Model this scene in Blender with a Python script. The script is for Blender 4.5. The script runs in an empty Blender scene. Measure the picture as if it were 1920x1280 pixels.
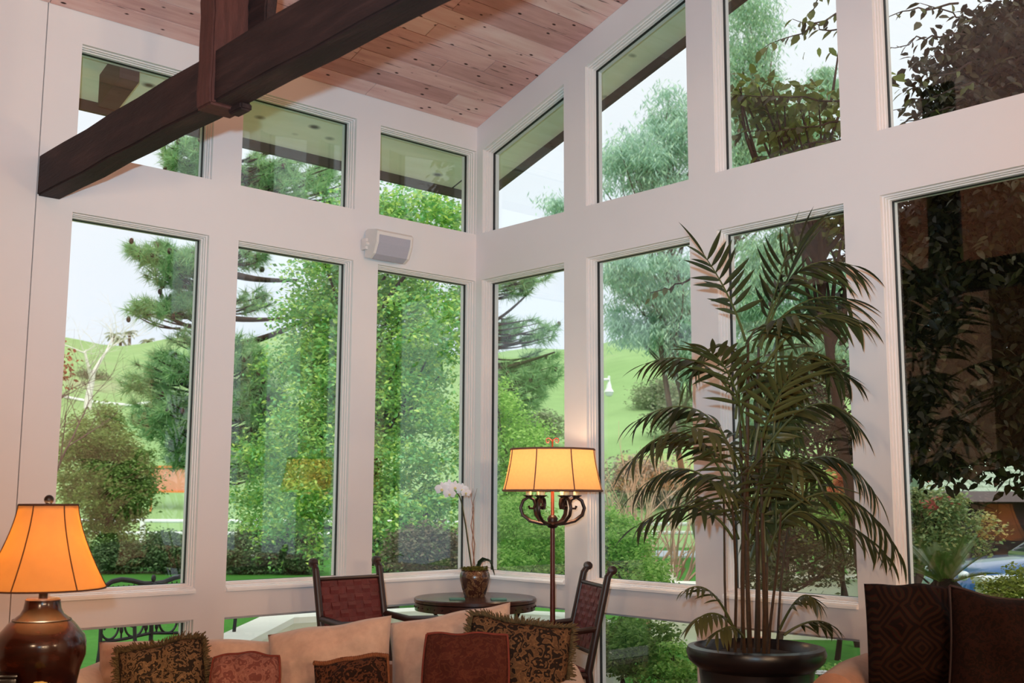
import bpy, bmesh, math, random
import numpy as np
from mathutils import Vector, Matrix, Euler

# ------------------------------------------------------------------ camera, world, light, exposure
S = bpy.context.scene
COL = S.collection
CAM = np.array([-5.17, -6.0731, 1.42])
YAW, PIT, ROL, FPX = math.radians(47.7048), math.radians(7.8689), math.radians(0.2285), 2110.39
FW = np.array([math.cos(YAW)*math.cos(PIT), math.sin(YAW)*math.cos(PIT), math.sin(PIT)])
RT = np.array([math.sin(YAW), -math.cos(YAW), 0.0])
UP = np.cross(RT, FW)
RR = math.cos(ROL)*RT + math.sin(ROL)*UP
UU = -math.sin(ROL)*RT + math.cos(ROL)*UP
cd = bpy.data.cameras.new('camera')
cam = bpy.data.objects.new('camera', cd); COL.objects.link(cam)
cd.sensor_width = 36; cd.lens = FPX/1920*36; cd.clip_end = 1000; cd.clip_start = 0.05
cd.dof.use_dof = True; cd.dof.focus_distance = 6.3; cd.dof.aperture_fstop = 4.5
m3 = Matrix((RR, UU, -FW)).transposed()
cam.matrix_world = Matrix.Translation(Vector(CAM)) @ m3.to_4x4()
S.camera = cam

S.view_settings.view_transform = 'Standard'
S.view_settings.look = 'None'
S.view_settings.exposure = 0.0
S.view_settings.gamma = 1.0
S.view_settings.use_curve_mapping = False
S.cycles.max_bounces = 8
S.cycles.diffuse_bounces = 4
S.cycles.glossy_bounces = 3
S.cycles.transmission_bounces = 6
S.cycles.transparent_max_bounces = 24
S.cycles.caustics_reflective = False
S.cycles.caustics_refractive = False
S.cycles.sample_clamp_indirect = 6.0

W = bpy.data.worlds.new('overcast_sky'); S.world = W; W.use_nodes = True
nt = W.node_tree; nt.nodes.clear()
wo = nt.nodes.new('ShaderNodeOutputWorld'); bg = nt.nodes.new('ShaderNodeBackground')
tc = nt.nodes.new('ShaderNodeTexCoord'); sx = nt.nodes.new('ShaderNodeSeparateXYZ')
cr = nt.nodes.new('ShaderNodeValToRGB')
cr.color_ramp.elements[0].position = 0.0; cr.color_ramp.elements[0].color = (0.77, 0.87, 1.0, 1)
cr.color_ramp.elements[1].position = 0.45; cr.color_ramp.elements[1].color = (0.93, 0.97, 1.0, 1)
nt.links.new(tc.outputs['Generated'], sx.inputs[0]); nt.links.new(sx.outputs['Z'], cr.inputs[0])
nt.links.new(cr.outputs[0], bg.inputs[0]); bg.inputs[1].default_value = 1.18
nt.links.new(bg.outputs[0], wo.inputs[0])

# the photographer's flash head, tilted up towards the ceiling
FLASH_POWER = 1260.0
fl = bpy.data.lights.new('camera_flash', 'SPOT'); fl.energy = FLASH_POWER; fl.shadow_soft_size = 0.03
fl.color = (0.34, 0.64, 0.82); fl.spot_size = math.radians(80); fl.spot_blend = 1.0
flo = bpy.data.objects.new('camera_flash', fl); COL.objects.link(flo)
_t = math.radians(15); _d = Vector(FW*math.cos(_t)+UU*math.sin(_t))
flo.rotation_euler = _d.to_track_quat('-Z', 'Y').to_euler()
flo.location = Vector(CAM + UU*0.19 - RR*0.10)
# warm tungsten lamps standing in the part of the room behind the photographer
ROOM_LAMP = 245.0
for i, (x_, y_, z_, k_) in enumerate(((-1.6, -8.8, 2.4, 0.62), (-4.4, -9.4, 2.2, 1.0), (-5.2, -8.7, 2.1, 1.05), (-6.0, -5.0, 2.1, 0.55))):
    rl_ = bpy.data.lights.new('room_lamp', 'POINT'); rl_.energy = ROOM_LAMP*k_; rl_.color = (1.0, 0.69, 0.43); rl_.shadow_soft_size = 0.16
    rlo = bpy.data.objects.new('room_lamp', rl_); COL.objects.link(rlo); rlo.location = (x_, y_, z_)
# soft overcast daylight from high behind the house, added to brighten the foliage
sn = bpy.data.lights.new('veiled_sun', 'SUN'); sn.energy = 3.0; sn.angle = math.radians(40); sn.color = (1, 0.97, 0.9)
sno = bpy.data.objects.new('veiled_sun', sn); COL.objects.link(sno)
sno.rotation_euler = Euler((math.radians(40), 0, math.radians(-35)))

random.seed(7)
RNG = np.random.default_rng(11)

def spot(u, v, d):
    """world point seen at photo point (u, v) at forward distance d (metres)"""
    return Vector(CAM + (FW + RR*(u-960)/FPX - UU*(v-640)/FPX)*d)

# ------------------------------------------------------------------ materials
def srgb(r, g, b):
    f = lambda c: (c/255/12.92) if c <= 10.3 else ((c/255+0.055)/1.055)**2.4
    return (f(r), f(g), f(b), 1)

class NT:
    def __init__(s, name):
        s.m = bpy.data.materials.new(name); s.m.use_nodes = True
        s.t = s.m.node_tree; s.t.nodes.clear()
        s.o = s.t.nodes.new('ShaderNodeOutputMaterial')
    def n(s, typ, **kw):
        x = s.t.nodes.new('ShaderNode'+typ)
        for k, v in kw.items(): setattr(x, k, v)
        return x
    def l(s, a, b): s.t.links.new(a, b)
    def ramp(s, stops, interp='LINEAR'):
        r = s.n('ValToRGB'); e = r.color_ramp.elements; r.color_ramp.interpolation = interp
        while len(e) < len(stops): e.new(0.5)
        for i, (p, c) in enumerate(stops): e[i].position = p; e[i].color = c
        return r
    def mix(s, a, b, fac, mode='MIX'):
        x = s.n('MixRGB', blend_type=mode)
        for i, v in ((0, fac), (1, a), (2, b)):
            if hasattr(v, 'is_linked') or hasattr(v, 'links'): s.l(v, x.inputs[i])
            else: x.inputs[i].default_value = v
        return x.outputs[0]
    def noise(s, scale, detail=3, coord=None, rough=0.55, vec=None):
        x = s.n('TexNoise'); x.inputs['Scale'].default_value = scale; x.inputs['Detail'].default_value = detail
        x.inputs['Roughness'].default_value = rough
        if vec is not None: s.l(vec, x.inputs['Vector'])
        return x
    def coords(s, kind='Object', scale=(1, 1, 1)):
        c = s.n('TexCoord'); m = s.n('Mapping'); m.inputs['Scale'].default_value = scale
        s.l(c.outputs[kind], m.inputs[0]); return m.outputs[0]
    def bsdf(s, color, rough=0.6, spec=0.4, metal=0.0, bump=None, bstr=0.2, bdist=0.01, **kw):
        b = s.n('BsdfPrincipled')
        if hasattr(color, 'links'): s.l(color, b.inputs['Base Color'])
        else: b.inputs['Base Color'].default_value = color
        b.inputs['Roughness'].default_value = rough
        b.inputs['Specular IOR Level'].default_value = spec
        b.inputs['Metallic'].default_value = metal
        for k, v in kw.items(): b.inputs[k].default_value = v
        if bump is not None:
            bn = s.n('Bump'); bn.inputs['Strength'].default_value = bstr; bn.inputs['Distance'].default_value = bdist
            s.l(bump, bn.inputs['Height']); s.l(bn.outputs[0], b.inputs['Normal'])
        s.l(b.outputs[0], s.o.inputs[0]); return b

def dark(c, k): return (c[0]*k, c[1]*k, c[2]*k, 1)

def plain(name, col, var=0.12, scale=12, rough=0.6, spec=0.35, metal=0.0, bstr=0.1, bscale=None, stretch=(1, 1, 1), **kw):
    n = NT(name); v = n.coords('Object', stretch)
    no = n.noise(scale, 4, vec=v)
    c = n.ramp([(0.25, dark(col, 1-var)), (0.75, dark(col, 1+var))]); n.l(no.outputs[0], c.inputs[0])
    nb = n.noise(bscale or scale*6, 3, vec=v)
    n.bsdf(c.outputs[0], rough, spec, metal, nb.outputs[0], bstr, 0.004, **kw)
    return n.m

def leafmat(name, cols, rough=0.5, spec=0.3, transl=0.3):
    n = NT(name); g = n.n('NewGeometry')
    k = len(cols)
    r = n.ramp([(i/max(1, k-1), c) for i, c in enumerate(cols)]); n.l(g.outputs['Random Per Island'], r.inputs[0])
    b = n.bsdf(r.outputs[0], rough, spec)
    t = n.n('BsdfTranslucent'); n.l(r.outputs[0], t.inputs[0])
    mx = n.n('MixShader'); mx.inputs[0].default_value = transl
    n.l(b.outputs[0], mx.inputs[1]); n.l(t.outputs[0], mx.inputs[2]); n.l(mx.outputs[0], n.o.inputs[0])
    return n.m

M = {}
M['wall'] = plain('painted_wall', srgb(228, 220, 218), 0.015, 3, 0.55, 0.3, bstr=0.03)
M['trim'] = plain('painted_trim', srgb(232, 222, 218), 0.015, 5, 0.35, 0.45, bstr=0.02)
M['sill'] = plain('skylit_sill_paint', srgb(250, 248, 246), 0.01, 5, 0.18, 0.6, bstr=0.0, **{'Coat Weight': 1.0, 'Coat Roughness': 0.12})  # whiter and glossier than the trim, so the colour carries skylight on the sills
M['gasket'] = plain('dark_gasket', srgb(40, 36, 36), 0.05, 20, 0.6)
M['inner_wall'] = plain('inner_wall', srgb(112, 94, 82), 0.03, 3, 0.7)
M['floor'] = plain('floor_wood', srgb(120, 78, 52), 0.2, 4, 0.4, stretch=(1, 8, 1))

def glass_mat():
    n = NT('window_glass')
    t = n.n('BsdfTransparent'); t.inputs[0].default_value = (0.962, 0.975, 0.968, 1)
    g = n.n('BsdfGlossy'); g.inputs['Roughness'].default_value = 0.0
    ge = n.n('NewGeometry'); dt = n.n('VectorMath', operation='DOT_PRODUCT'); n.l(ge.outputs['Incoming'], dt.inputs[0]); n.l(ge.outputs['Normal'], dt.inputs[1])
    ab = n.n('Math', operation='ABSOLUTE'); n.l(dt.outputs['Value'], ab.inputs[0])
    om = n.n('Math', operation='SUBTRACT'); om.inputs[0].default_value = 1.0; n.l(ab.outputs[0], om.inputs[1])
    pw = n.n('Math', operation='POWER'); n.l(om.outputs[0], pw.inputs[0]); pw.inputs[1].default_value = 5.0
    f = n.n('Math', operation='MULTIPLY_ADD'); n.l(pw.outputs[0], f.inputs[0]); f.inputs[1].default_value = 0.94; f.inputs[2].default_value = 0.06
    mx = n.n('MixShader'); n.l(f.outputs[0], mx.inputs[0]); n.l(t.outputs[0], mx.inputs[1]); n.l(g.outputs[0], mx.inputs[2])
    n.l(mx.outputs[0], n.o.inputs[0]); return n.m
M['glass'] = glass_mat()

def plank_mat():
    n = NT('weathered_plank')
    oi = n.n('ObjectInfo')
    v = n.coords('Object', (1.6, 14, 14))
    add = n.n('VectorMath', operation='ADD'); n.l(v, add.inputs[0])
    sc = n.n('VectorMath', operation='SCALE'); cx = n.n('CombineXYZ')
    n.l(oi.outputs['Random'], cx.inputs[0]); n.l(oi.outputs['Random'], cx.inputs[1])
    n.l(cx.outputs[0], sc.inputs[0]); sc.inputs['Scale'].default_value = 37
    n.l(sc.outputs[0], add.inputs[1])
    grain = n.noise(1.6, 5, vec=add.outputs[0])
    base = n.ramp([(0, srgb(182, 136, 128)), (0.35, srgb(204, 156, 147)), (0.6, srgb(218, 174, 164)), (1, srgb(230, 198, 188))])
    mixf = n.n('Math', operation='MULTIPLY_ADD'); n.l(grain.outputs[0], mixf.inputs[0]); mixf.inputs[1].default_value = 1.1
    sub = n.n('Math', operation='MULTIPLY_ADD'); n.l(oi.outputs['Random'], sub.inputs[0]); sub.inputs[1].default_value = 0.75; sub.inputs[2].default_value = -0.42
    n.l(sub.outputs[0], mixf.inputs[2]); n.l(mixf.outputs[0], base.inputs[0])
    # nail holes and gouges
    v2 = n.coords('Object', (9, 20, 20)); a2 = n.n('VectorMath', operation='ADD'); n.l(v2, a2.inputs[0]); n.l(sc.outputs[0], a2.inputs[1])
    vo = n.n('TexVoronoi'); vo.inputs['Scale'].default_value = 0.95; n.l(a2.outputs[0], vo.inputs['Vector'])
    hole = n.ramp([(0.10, (1, 1, 1, 1)), (0.17, (0, 0, 0, 1))]); n.l(vo.outputs['Distance'], hole.inputs[0])
    n3 = n.noise(0.7, 2, vec=a2.outputs[0]); keep = n.ramp([(0.46, (0, 0, 0, 1)), (0.50, (1, 1, 1, 1))]); n.l(n3.outputs[0], keep.inputs[0])
    hm = n.mix(hole.outputs[0], keep.outputs[0], 1.0, 'MULTIPLY')
    v4 = n.coords('Object', (3, 40, 40)); a4 = n.n('VectorMath', operation='ADD'); n.l(v4, a4.inputs[0]); n.l(sc.outputs[0], a4.inputs[1])
    n4 = n.noise(1.1, 3, vec=a4.outputs[0]); st = n.ramp([(0.66, (0, 0, 0, 1)), (0.74, (0.8, 0.8, 0.8, 1))]); n.l(n4.outputs[0], st.inputs[0])
    hm2 = n.mix(hm, st.outputs[0], 1.0, 'LIGHTEN')
    col = n.mix(base.outputs[0], srgb(58, 32, 28), hm2)
    n.bsdf(col, 0.75, 0.2, bump=grain.outputs[0], bstr=0.25, bdist=0.004)
    return n.m
M['plank'] = plank_mat()

def beam_mat():
    n = NT('rough_sawn_beam'); v = n.coords('Object', (10, 1.2, 10))
    a = n.noise(2.2, 6, vec=v); r = n.ramp([(0.25, srgb(30, 18, 17)), (0.55, srgb(46, 28, 26)), (0.8, srgb(68, 44, 39))]); n.l(a.outputs[0], r.inputs[0])
    b = n.noise(9, 4, vec=v)
    n.bsdf(r.outputs[0], 0.7, 0.25, bump=b.outputs[0], bstr=0.5, bdist=0.01); return n.m
M['beam'] = beam_mat()
M['beam_red'] = plain('reddish_post', srgb(76, 42, 36), 0.3, 6, 0.7, 0.25, bstr=0.5, stretch=(8, 8, 1))

def soffit_mat():
    n = NT('painted_soffit'); v = n.coords('Object', (1, 6, 6)); a = n.noise(2, 4, vec=v)
    r = n.ramp([(0.2, srgb(240, 226, 188)), (0.8, srgb(252, 240, 212))]); n.l(a.outputs[0], r.inputs[0])
    v2 = n.coords('Object', (5, 9, 9)); vo = n.n('TexVoronoi'); vo.inputs['Scale'].default_value = 0.7; n.l(v2, vo.inputs['Vector'])
    h = n.ramp([(0.07, (1, 1, 1, 1)), (0.20, (0, 0, 0, 1))]); n.l(vo.outputs['Distance'], h.inputs[0])
    c = n.mix(r.outputs[0], srgb(98, 88, 66), h.outputs[0])
    n.bsdf(c, 0.7, 0.2, bump=a.outputs[0], bstr=0.1); return n.m
M['soffit'] = soffit_mat()
M['fascia'] = plain('fascia', srgb(84, 68, 62), 0.15, 6, 0.7)

# ------------------------------------------------------------------ mesh helpers
class MB:
    def __init__(s): s.v = []; s.f = []
    def add(s, vs, fs):
        o = len(s.v); s.v += [tuple(p) for p in vs]; s.f += [tuple(i+o for i in f) for f in fs]; return s
    def hexa(s, p):   # 8 points: bottom 4 ccw, top 4 ccw
        return s.add(p, [(3, 2, 1, 0), (4, 5, 6, 7), (0, 1, 5, 4), (1, 2, 6, 5), (2, 3, 7, 6), (3, 0, 4, 7)])
    def box(s, x0, x1, y0, y1, z0, z1):
        return s.hexa([(x0, y0, z0), (x1, y0, z0), (x1, y1, z0), (x0, y1, z0), (x0, y0, z1), (x1, y0, z1), (x1, y1, z1), (x0, y1, z1)])
    def obox(s, c, size, rot=(0, 0, 0), bev=0.0):
        bm = bmesh.new(); bmesh.ops.create_cube(bm, size=1)
        for v in bm.verts: v.co = Vector((v.co.x*size[0], v.co.y*size[1], v.co.z*size[2]))
        if bev > 0: bmesh.ops.bevel(bm, geom=bm.edges[:], offset=bev, segments=2, profile=0.6, affect='EDGES')
        R = Euler(rot).to_matrix(); c = Vector(c)
        bm.verts.index_update()
        s.add([R @ v.co + c for v in bm.verts], [[v.index for v in f.verts] for f in bm.faces]); bm.free(); return s
    def lathe(s, prof, seg=32, c=(0, 0, 0), cap=True, wob=None):
        vs = []; fs = []; n = len(prof)
        for i in range(seg):
            a = 2*math.pi*i/seg
            for (r, z) in prof:
                k = wob(a, z) if wob else 1
                vs.append((c[0]+r*k*math.cos(a), c[1]+r*k*math.sin(a), c[2]+z))
        for i in range(seg):
            j = (i+1) % seg
            for k in range(n-1): fs.append((i*n+k, j*n+k, j*n+k+1, i*n+k+1))
        if cap:
            if prof[0][0] > 1e-5: fs.append([i*n for i in range(seg)][::-1])
            if prof[-1][0] > 1e-5: fs.append([i*n+n-1 for i in range(seg)])
        return s.add(vs, fs)
    def tube(s, pts, r, seg=8, cap=True, flat=1.0):
        pts = [Vector(p) for p in pts]; n = len(pts)
        rs = r if isinstance(r, (list, tuple)) else [r]*n
        vs = []; fs = []; ref = None
        for i in range(n):
            t = (pts[min(i+1, n-1)]-pts[max(i-1, 0)])
            if t.length < 1e-9: t = Vector((0, 0, 1))
            t.normalize()
            if ref is None:
                ref = t.orthogonal().normalized()
            ref = (ref - t*ref.dot(t))
            if ref.length < 1e-6: ref = t.orthogonal()
            ref.normalize(); b = t.cross(ref)
            for k in range(seg):
                a = 2*math.pi*k/seg
                vs.append(pts[i] + ref*(rs[i]*math.cos(a)) + b*(rs[i]*flat*math.sin(a)))
        for i in range(n-1):
            for k in range(seg):
                q = (k+1) % seg
                fs.append((i*seg+k, i*seg+q, (i+1)*seg+q, (i+1)*seg+k))
        if cap: fs.append(list(range(seg))[::-1]); fs.append([(n-1)*seg+k for k in range(seg)])
        return s.add(vs, fs)
    def ball(s, c, r, seg=12, rings=8):
        r3 = r if isinstance(r, (tuple, list)) else (r, r, r)
        vs = [(c[0], c[1], c[2]-r3[2])]; fs = []
        for i in range(1, rings):
            p = -math.pi/2+math.pi*i/rings
            for k in range(seg):
                a = 2*math.pi*k/seg
                vs.append((c[0]+r3[0]*math.cos(p)*math.cos(a), c[1]+r3[1]*math.cos(p)*math.sin(a), c[2]+r3[2]*math.sin(p)))
        vs.append((c[0], c[1], c[2]+r3[2])); L = len(vs)-1
        for k in range(seg): fs.append((0, 1+(k+1) % seg, 1+k)); fs.append((L, L-seg+k, L-seg+(k+1) % seg))
        for i in range(rings-2):
            for k in range(seg):
                q = (k+1) % seg; fs.append((1+i*seg+k, 1+i*seg+q, 1+(i+1)*seg+q, 1+(i+1)*seg+k))
        return s.add(vs, fs)
    def mesh(s, name, mat=None, smooth=False):
        me = bpy.data.meshes.new(name); me.from_pydata(s.v, [], s.f); me.update()
        bm = bmesh.new(); bm.from_mesh(me); bmesh.ops.recalc_face_normals(bm, faces=bm.faces); bm.to_mesh(me); bm.free()
        if mat: me.materials.append(mat)
        if smooth:
            me.polygons.foreach_set('use_smooth', [True]*len(me.polygons))
            if smooth != 'all' :
                try: me.set_sharp_from_angle(angle=math.radians(40))
                except Exception: pass
        return me
    def build(s, name, mat, parent=None, smooth=False, loc=None):
        return link(name, s.mesh(name, mat, smooth), parent, loc)

def link(name, me, parent=None, loc=None, rot=None):
    o = bpy.data.objects.new(name, me); COL.objects.link(o)
    if parent is not None: o.parent = parent
    if loc is not None: o.location = loc
    if rot is not None: o.rotation_euler = rot
    return o

def tag(o, label=None, cat=None, group=None, kind=None):
    if label: o['label'] = label
    if cat: o['category'] = cat
    if group: o['group'] = group
    if kind: o['kind'] = kind
    return o

def thing(name, label, cat, loc=(0, 0, 0), rz=0.0, group=None):
    o = link(name, None, None, loc, (0, 0, rz)); o.empty_display_size = 0.1
    return tag(o, label, cat, group)

def struct(name, mb, mat, parent=None, smooth=False):
    o = mb.build(name, mat, parent, smooth)
    if parent is None: o['kind'] = 'structure'
    return o

def fast_mesh(name, V, F, mat, smooth=False):
    """V (n,3) array, F (m,k) array"""
    me = bpy.data.meshes.new(name); n, m, k = len(V), len(F), F.shape[1]
    me.vertices.add(n); me.vertices.foreach_set('co', V.astype(np.float32).ravel())
    me.loops.add(m*k); me.loops.foreach_set('vertex_index', F.astype(np.int32).ravel())
    me.polygons.add(m); me.polygons.foreach_set('loop_start', np.arange(0, m*k, k, dtype=np.int32))
    me.polygons.foreach_set('loop_total', np.full(m, k, dtype=np.int32))
    me.update(calc_edges=True); me.validate()
    if mat: me.materials.append(mat)
    return me

# ------------------------------------------------------------------ the room
SL = 0.3232; ZC = 4.0997; RIDGE = -5.45
def roof(y): return ZC - SL*y if y >= RIDGE else ZC - SL*RIDGE + SL*(y-RIDGE)
TH = 0.16
AX = [(-2.9051, -2.0894), (-1.8948, -1.0579), (-0.8599, -0.0052)]
BY = [(-0.0665, -0.8994), (-1.1006, -1.9516), (-2.1494, -2.9782), (-3.1877, -4.02), (-4.22, -5.05)]
ZUB, ZUT, ZUTB, ZLT, ZS, ZBB, ZLOW = 3.302, 3.924, 3.899, 2.959, 0.900, 0.722, 0.14

mb = MB()
xs = [-3.1] + [c for ab in AX for c in ab] + [0.0]
ATOP = None
def Acell(x0, x1, z0, z1):
    if z1 is not ATOP: mb.box(x0, x1, 0, TH, z0, z1)
    else: mb.hexa([(x0, 0, z0), (x1, 0, z0), (x1, TH, z0), (x0, TH, z0), (x0, 0, roof(0)+.016), (x1, 0, roof(0)+.016), (x1, TH, roof(TH)+.016), (x0, TH, roof(TH)+.016)])
for i in range(0, len(xs), 2): Acell(xs[i], xs[i+1], -0.2, ATOP)
for x0, x1 in AX:
    for z0, z1 in ((-0.2, ZLOW), (ZBB, ZS), (ZLT, ZUB), (ZUT, ATOP)): Acell(x0, x1, z0, z1)
struct('wall_left', mb, M['wall'])
mb = MB(); Acell(-8.0, -3.106, -0.2, ATOP); mb.box(-3.11, -3.09, 0.02, TH, -0.2, ZC-.03); struct('wall_left_pier', mb, M['wall'])

mb = MB()
def Bcell(y0, y1, z0, z1, slope=False):   # y0 > y1 ; slope: z1 is an offset from roof plane
    t0, t1 = (roof(y0)+z1, roof(y1)+z1) if slope else (z1, z1)
    b0, b1 = z0 if isinstance(z0, tuple) else (z0, z0)
    mb.hexa([(0, y1, b1), (TH, y1, b1), (TH, y0, b0), (0, y0, b0), (0, y1, t1), (TH, y1, t1), (TH, y0, t0), (0, y0, t0)])
ys = [0.0] + [c for ab in BY for c in ab] + [RIDGE]
for i in range(0, len(ys), 2): Bcell(ys[i], ys[i+1], -0.2, 0.016, True)
for y0, y1 in BY:
    for z0, z1 in ((-0.2, ZLOW), (ZBB, ZS), (ZLT, ZUB)): Bcell(y0, y1, z0, z1)
    Bcell(y0, y1, (ZUTB-SL*y0, ZUTB-SL*y1), 0.016, True)
Bcell(RIDGE, -10.9, -0.2, 0.0, True)
mb.box(0, TH, 0, TH, -0.2, ZC-0.03)
struct('wall_right', mb, M['wall'])
mb = MB(); mb.box(-8, TH, -11.06, -10.9, -0.2, 4.1); struct('wall_back', mb, M['inner_wall'])
mb = MB(); mb.add([(-8, -10.9, -.2), (-8, 0, -.2), (-8, 0, ZC), (-8, RIDGE, roof(RIDGE)), (-8, -10.9, roof(-10.9)),
                   (-8.16, -10.9, -.2), (-8.16, 0, -.2), (-8.16, 0, ZC), (-8.16, RIDGE, roof(RIDGE)), (-8.16, -10.9, roof(-10.9))],
                  [(0, 1, 2, 3, 4), (9, 8, 7, 6, 5), (0, 5, 6, 1), (1, 6, 7, 2), (2, 7, 8, 3), (3, 8, 9, 4), (4, 9, 5, 0)])
struct('wall_far', mb, M['inner_wall'])
mb = MB(); mb.box(-8, 0, -10.9, 0, -0.16, 0.0); struct('floor', mb, M['floor'])

# ceiling slab + planks
OVA, OVB = 0.72, 0.66
mb = MB()
def slab(x0, x1, y0, y1, dz0, dz1):
    f = roof
    mb.hexa([(x0, y0, f(y0)+dz0), (x1, y0, f(y0)+dz0), (x1, y1, f(y1)+dz0), (x0, y1, f(y1)+dz0),
             (x0, y0, f(y0)+dz1), (x1, y0, f(y0)+dz1), (x1, y1, f(y1)+dz1), (x0, y1, f(y1)+dz1)])
slab(-8.16, TH, RIDGE, TH, 0.018, 0.12)
slab(-8.16, TH, -11.06, RIDGE, 0.0, 0.12)
ceil = struct('ceiling', mb, M['plank'])
ang = math.atan(SL); cs = math.cos(ang)
pm = {}
def plank_mesh(L, w):
    key = round(L, 2)
    if key not in pm:
        b = MB(); b.obox((0, 0, 0), (L-0.004, w-0.005, 0.016), bev=0.0025); pm[key] = b.mesh('plank', M['plank'])
    return pm[key]
PW = 0.138; rnd = random.Random(3)
row = 0; sdist = PW/2
while sdist*cs < 4.1:
    y = -sdist*cs; z = roof(y)+0.010+rnd.uniform(-0.0015, 0.0015); x = 0.0 + rnd.uniform(0, 0.5)
    lim = -4.7
    x = min(x, 0.0) if row % 3 == 0 else 0.0
    first = True
    while x > lim:
        L = rnd.choice([0.9, 1.2, 1.5, 1.8, 2.1]) if not first else rnd.choice([0.4, 0.7, 1.0, 1.3])
        first = False
        o = link('plank', plank_mesh(L, PW), ceil, (x-L/2, y, z), (-ang, 0, 0)); x -= L
    row += 1; sdist += PW

# eaves outside
eav = link('roof_eaves', None); eav['kind'] = 'structure'
mb = MB(); slab(-8.2, OVB, TH, OVA, 0.0, 0.10); mb.build('soffit', M['soffit'], eav)
mb = MB(); slab(TH, OVB, RIDGE, TH-0.003, 0.0, 0.10); mb.build('soffit', M['soffit'], eav)
mb = MB(); mb.box(-8.2, OVB+0.03, OVA, OVA+0.035, roof(OVA)-0.065, roof(OVA)+0.11); mb.build('fascia', M['fascia'], eav)
mb = MB()
y0, y1 = RIDGE, OVA
mb.hexa([(OVB, y0, roof(y0)-.06), (OVB+.035, y0, roof(y0)-.06), (OVB+.035, y1, roof(y1)-.06), (OVB, y1, roof(y1)-.06),
         (OVB, y0, roof(y0)+.11), (OVB+.035, y0, roof(y0)+.11), (OVB+.035, y1, roof(y1)+.11), (OVB, y1, roof(y1)+.11)])
mb.build('fascia', M['fascia'], eav)
mb = MB(); slab(-2.62, -2.50, TH, 0.46, -0.20, -0.002); mb.build('rafter_tail', M['fascia'], eav)
mb = MB(); slab(-0.006, 0.006, 0.17, OVA, -0.003, 0.001)
mb.build('soffit_seam', M['fascia'], eav, loc=(0.36, 0, 0))

# windows
def inset(poly, t):
    n = len(poly); out = []
    cx = sum(p[0] for p in poly)/n; cz = sum(p[1] for p in poly)/n
    L = []
    for i in range(n):
        a = Vector(poly[i]); b = Vector(poly[(i+1) % n]); d = (b-a).normalized(); nn = Vector((-d.y, d.x))
        if (Vector((cx, cz))-a).dot(nn) < 0: nn = -nn
        L.append((a+nn*t, d))
    for i in range(n):
        p, d = L[i-1]; q, e = L[i]
        den = d.x*e.y-d.y*e.x; k = ((q.x-p.x)*e.y-(q.y-p.y)*e.x)/den
        r = p+d*k; out.append((r.x, r.y))
    return out
PROFILE = [(0.0, 0.0), (0.001, 0.022), (0.008, 0.024), (0.008, 0.040), (0.013, 0.042), (0.013, 0.060), (0.019, 0.062), (0.019, 0.088)]
GD = 0.092
wn = 0
def window(poly, side, sill=False):
    """poly in (horizontal, z) on the wall plane; side 'A' -> (h,depth,z) ; 'B' -> (depth,h,z)"""
    global wn
    wn += 1
    P = (lambda h, d, z: (h, d, z)) if side == 'A' else (lambda h, d, z: (d, h, z))
    w = link('window_%d' % wn, None); w['kind'] = 'structure'
    n = len(poly)
    def ring(loops, name, mat):
        b = MB(); vs = []; fs = []
        for (t, d) in loops:
            for (h, z) in inset(poly, t): vs.append(P(h, d, z))
        K = len(loops)
        for k in range(K):
            k2 = (k+1) % K
            for i in range(n): j = (i+1) % n; fs.append((k*n+i, k*n+j, k2*n+j, k2*n+i))
        b.add(vs, fs); b.build(name, mat, w)
    ring(PROFILE+[(0.019, TH-0.02), (0.0, TH-0.02)], 'frame', M['trim'])
    ring([(0.019, GD-0.006), (0.0222, GD-0.006), (0.0222, GD+0.014), (0.019, GD+0.014)], 'gasket', M['gasket'])
    b = MB(); vs = []
    for d in (GD, GD+0.006):
        for (h, z) in inset(poly, 0.019): vs.append(P(h, d, z))
    b.add(vs, [list(range(n)), list(range(n, 2*n))[::-1]] + [(i, (i+1) % n, n+(i+1) % n, n+i) for i in range(n)])
    b.build('pane', M['glass'], w)
    if sill:
        h0, h1 = poly[0][0], poly[1][0]; b = MB(); e = 0.0
        pts = []
        for z, d in ((ZS-0.030, -0.020), (ZS-0.034, 0.085), (ZS+0.022, 0.090), (ZS+0.021, 0.080), (ZS-0.006, -0.012), (ZS-0.016, -0.020)):
            pts.append((d, z))
        k = len(pts); vs = [P(h0, d, z) for d, z in pts] + [P(h1, d, z) for d, z in pts]
        b.add(vs, [list(range(k)), list(range(k, 2*k))[::-1]] + [(i, (i+1) % k, k+(i+1) % k, k+i) for i in range(k)])
        b.build('sill', M['sill'], w)
for x0, x1 in AX:
    window([(x0, ZUB), (x1, ZUB), (x1, ZUT), (x0, ZUT)], 'A')
    window([(x0, ZS), (x1, ZS), (x1, ZLT), (x0, ZLT)], 'A', True)
    window([(x0, ZLOW), (x1, ZLOW), (x1, ZBB), (x0, ZBB)], 'A')
for y0, y1 in BY:
    window([(y0, ZUB), (y1, ZUB), (y1, ZUTB-SL*y1), (y0, ZUTB-SL*y0)], 'B')
    window([(y0, ZS), (y1, ZS), (y1, ZLT), (y0, ZLT)], 'B', True)
    window([(y0, ZLOW), (y1, ZLOW), (y1, ZBB), (y0, ZBB)], 'B')

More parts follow.
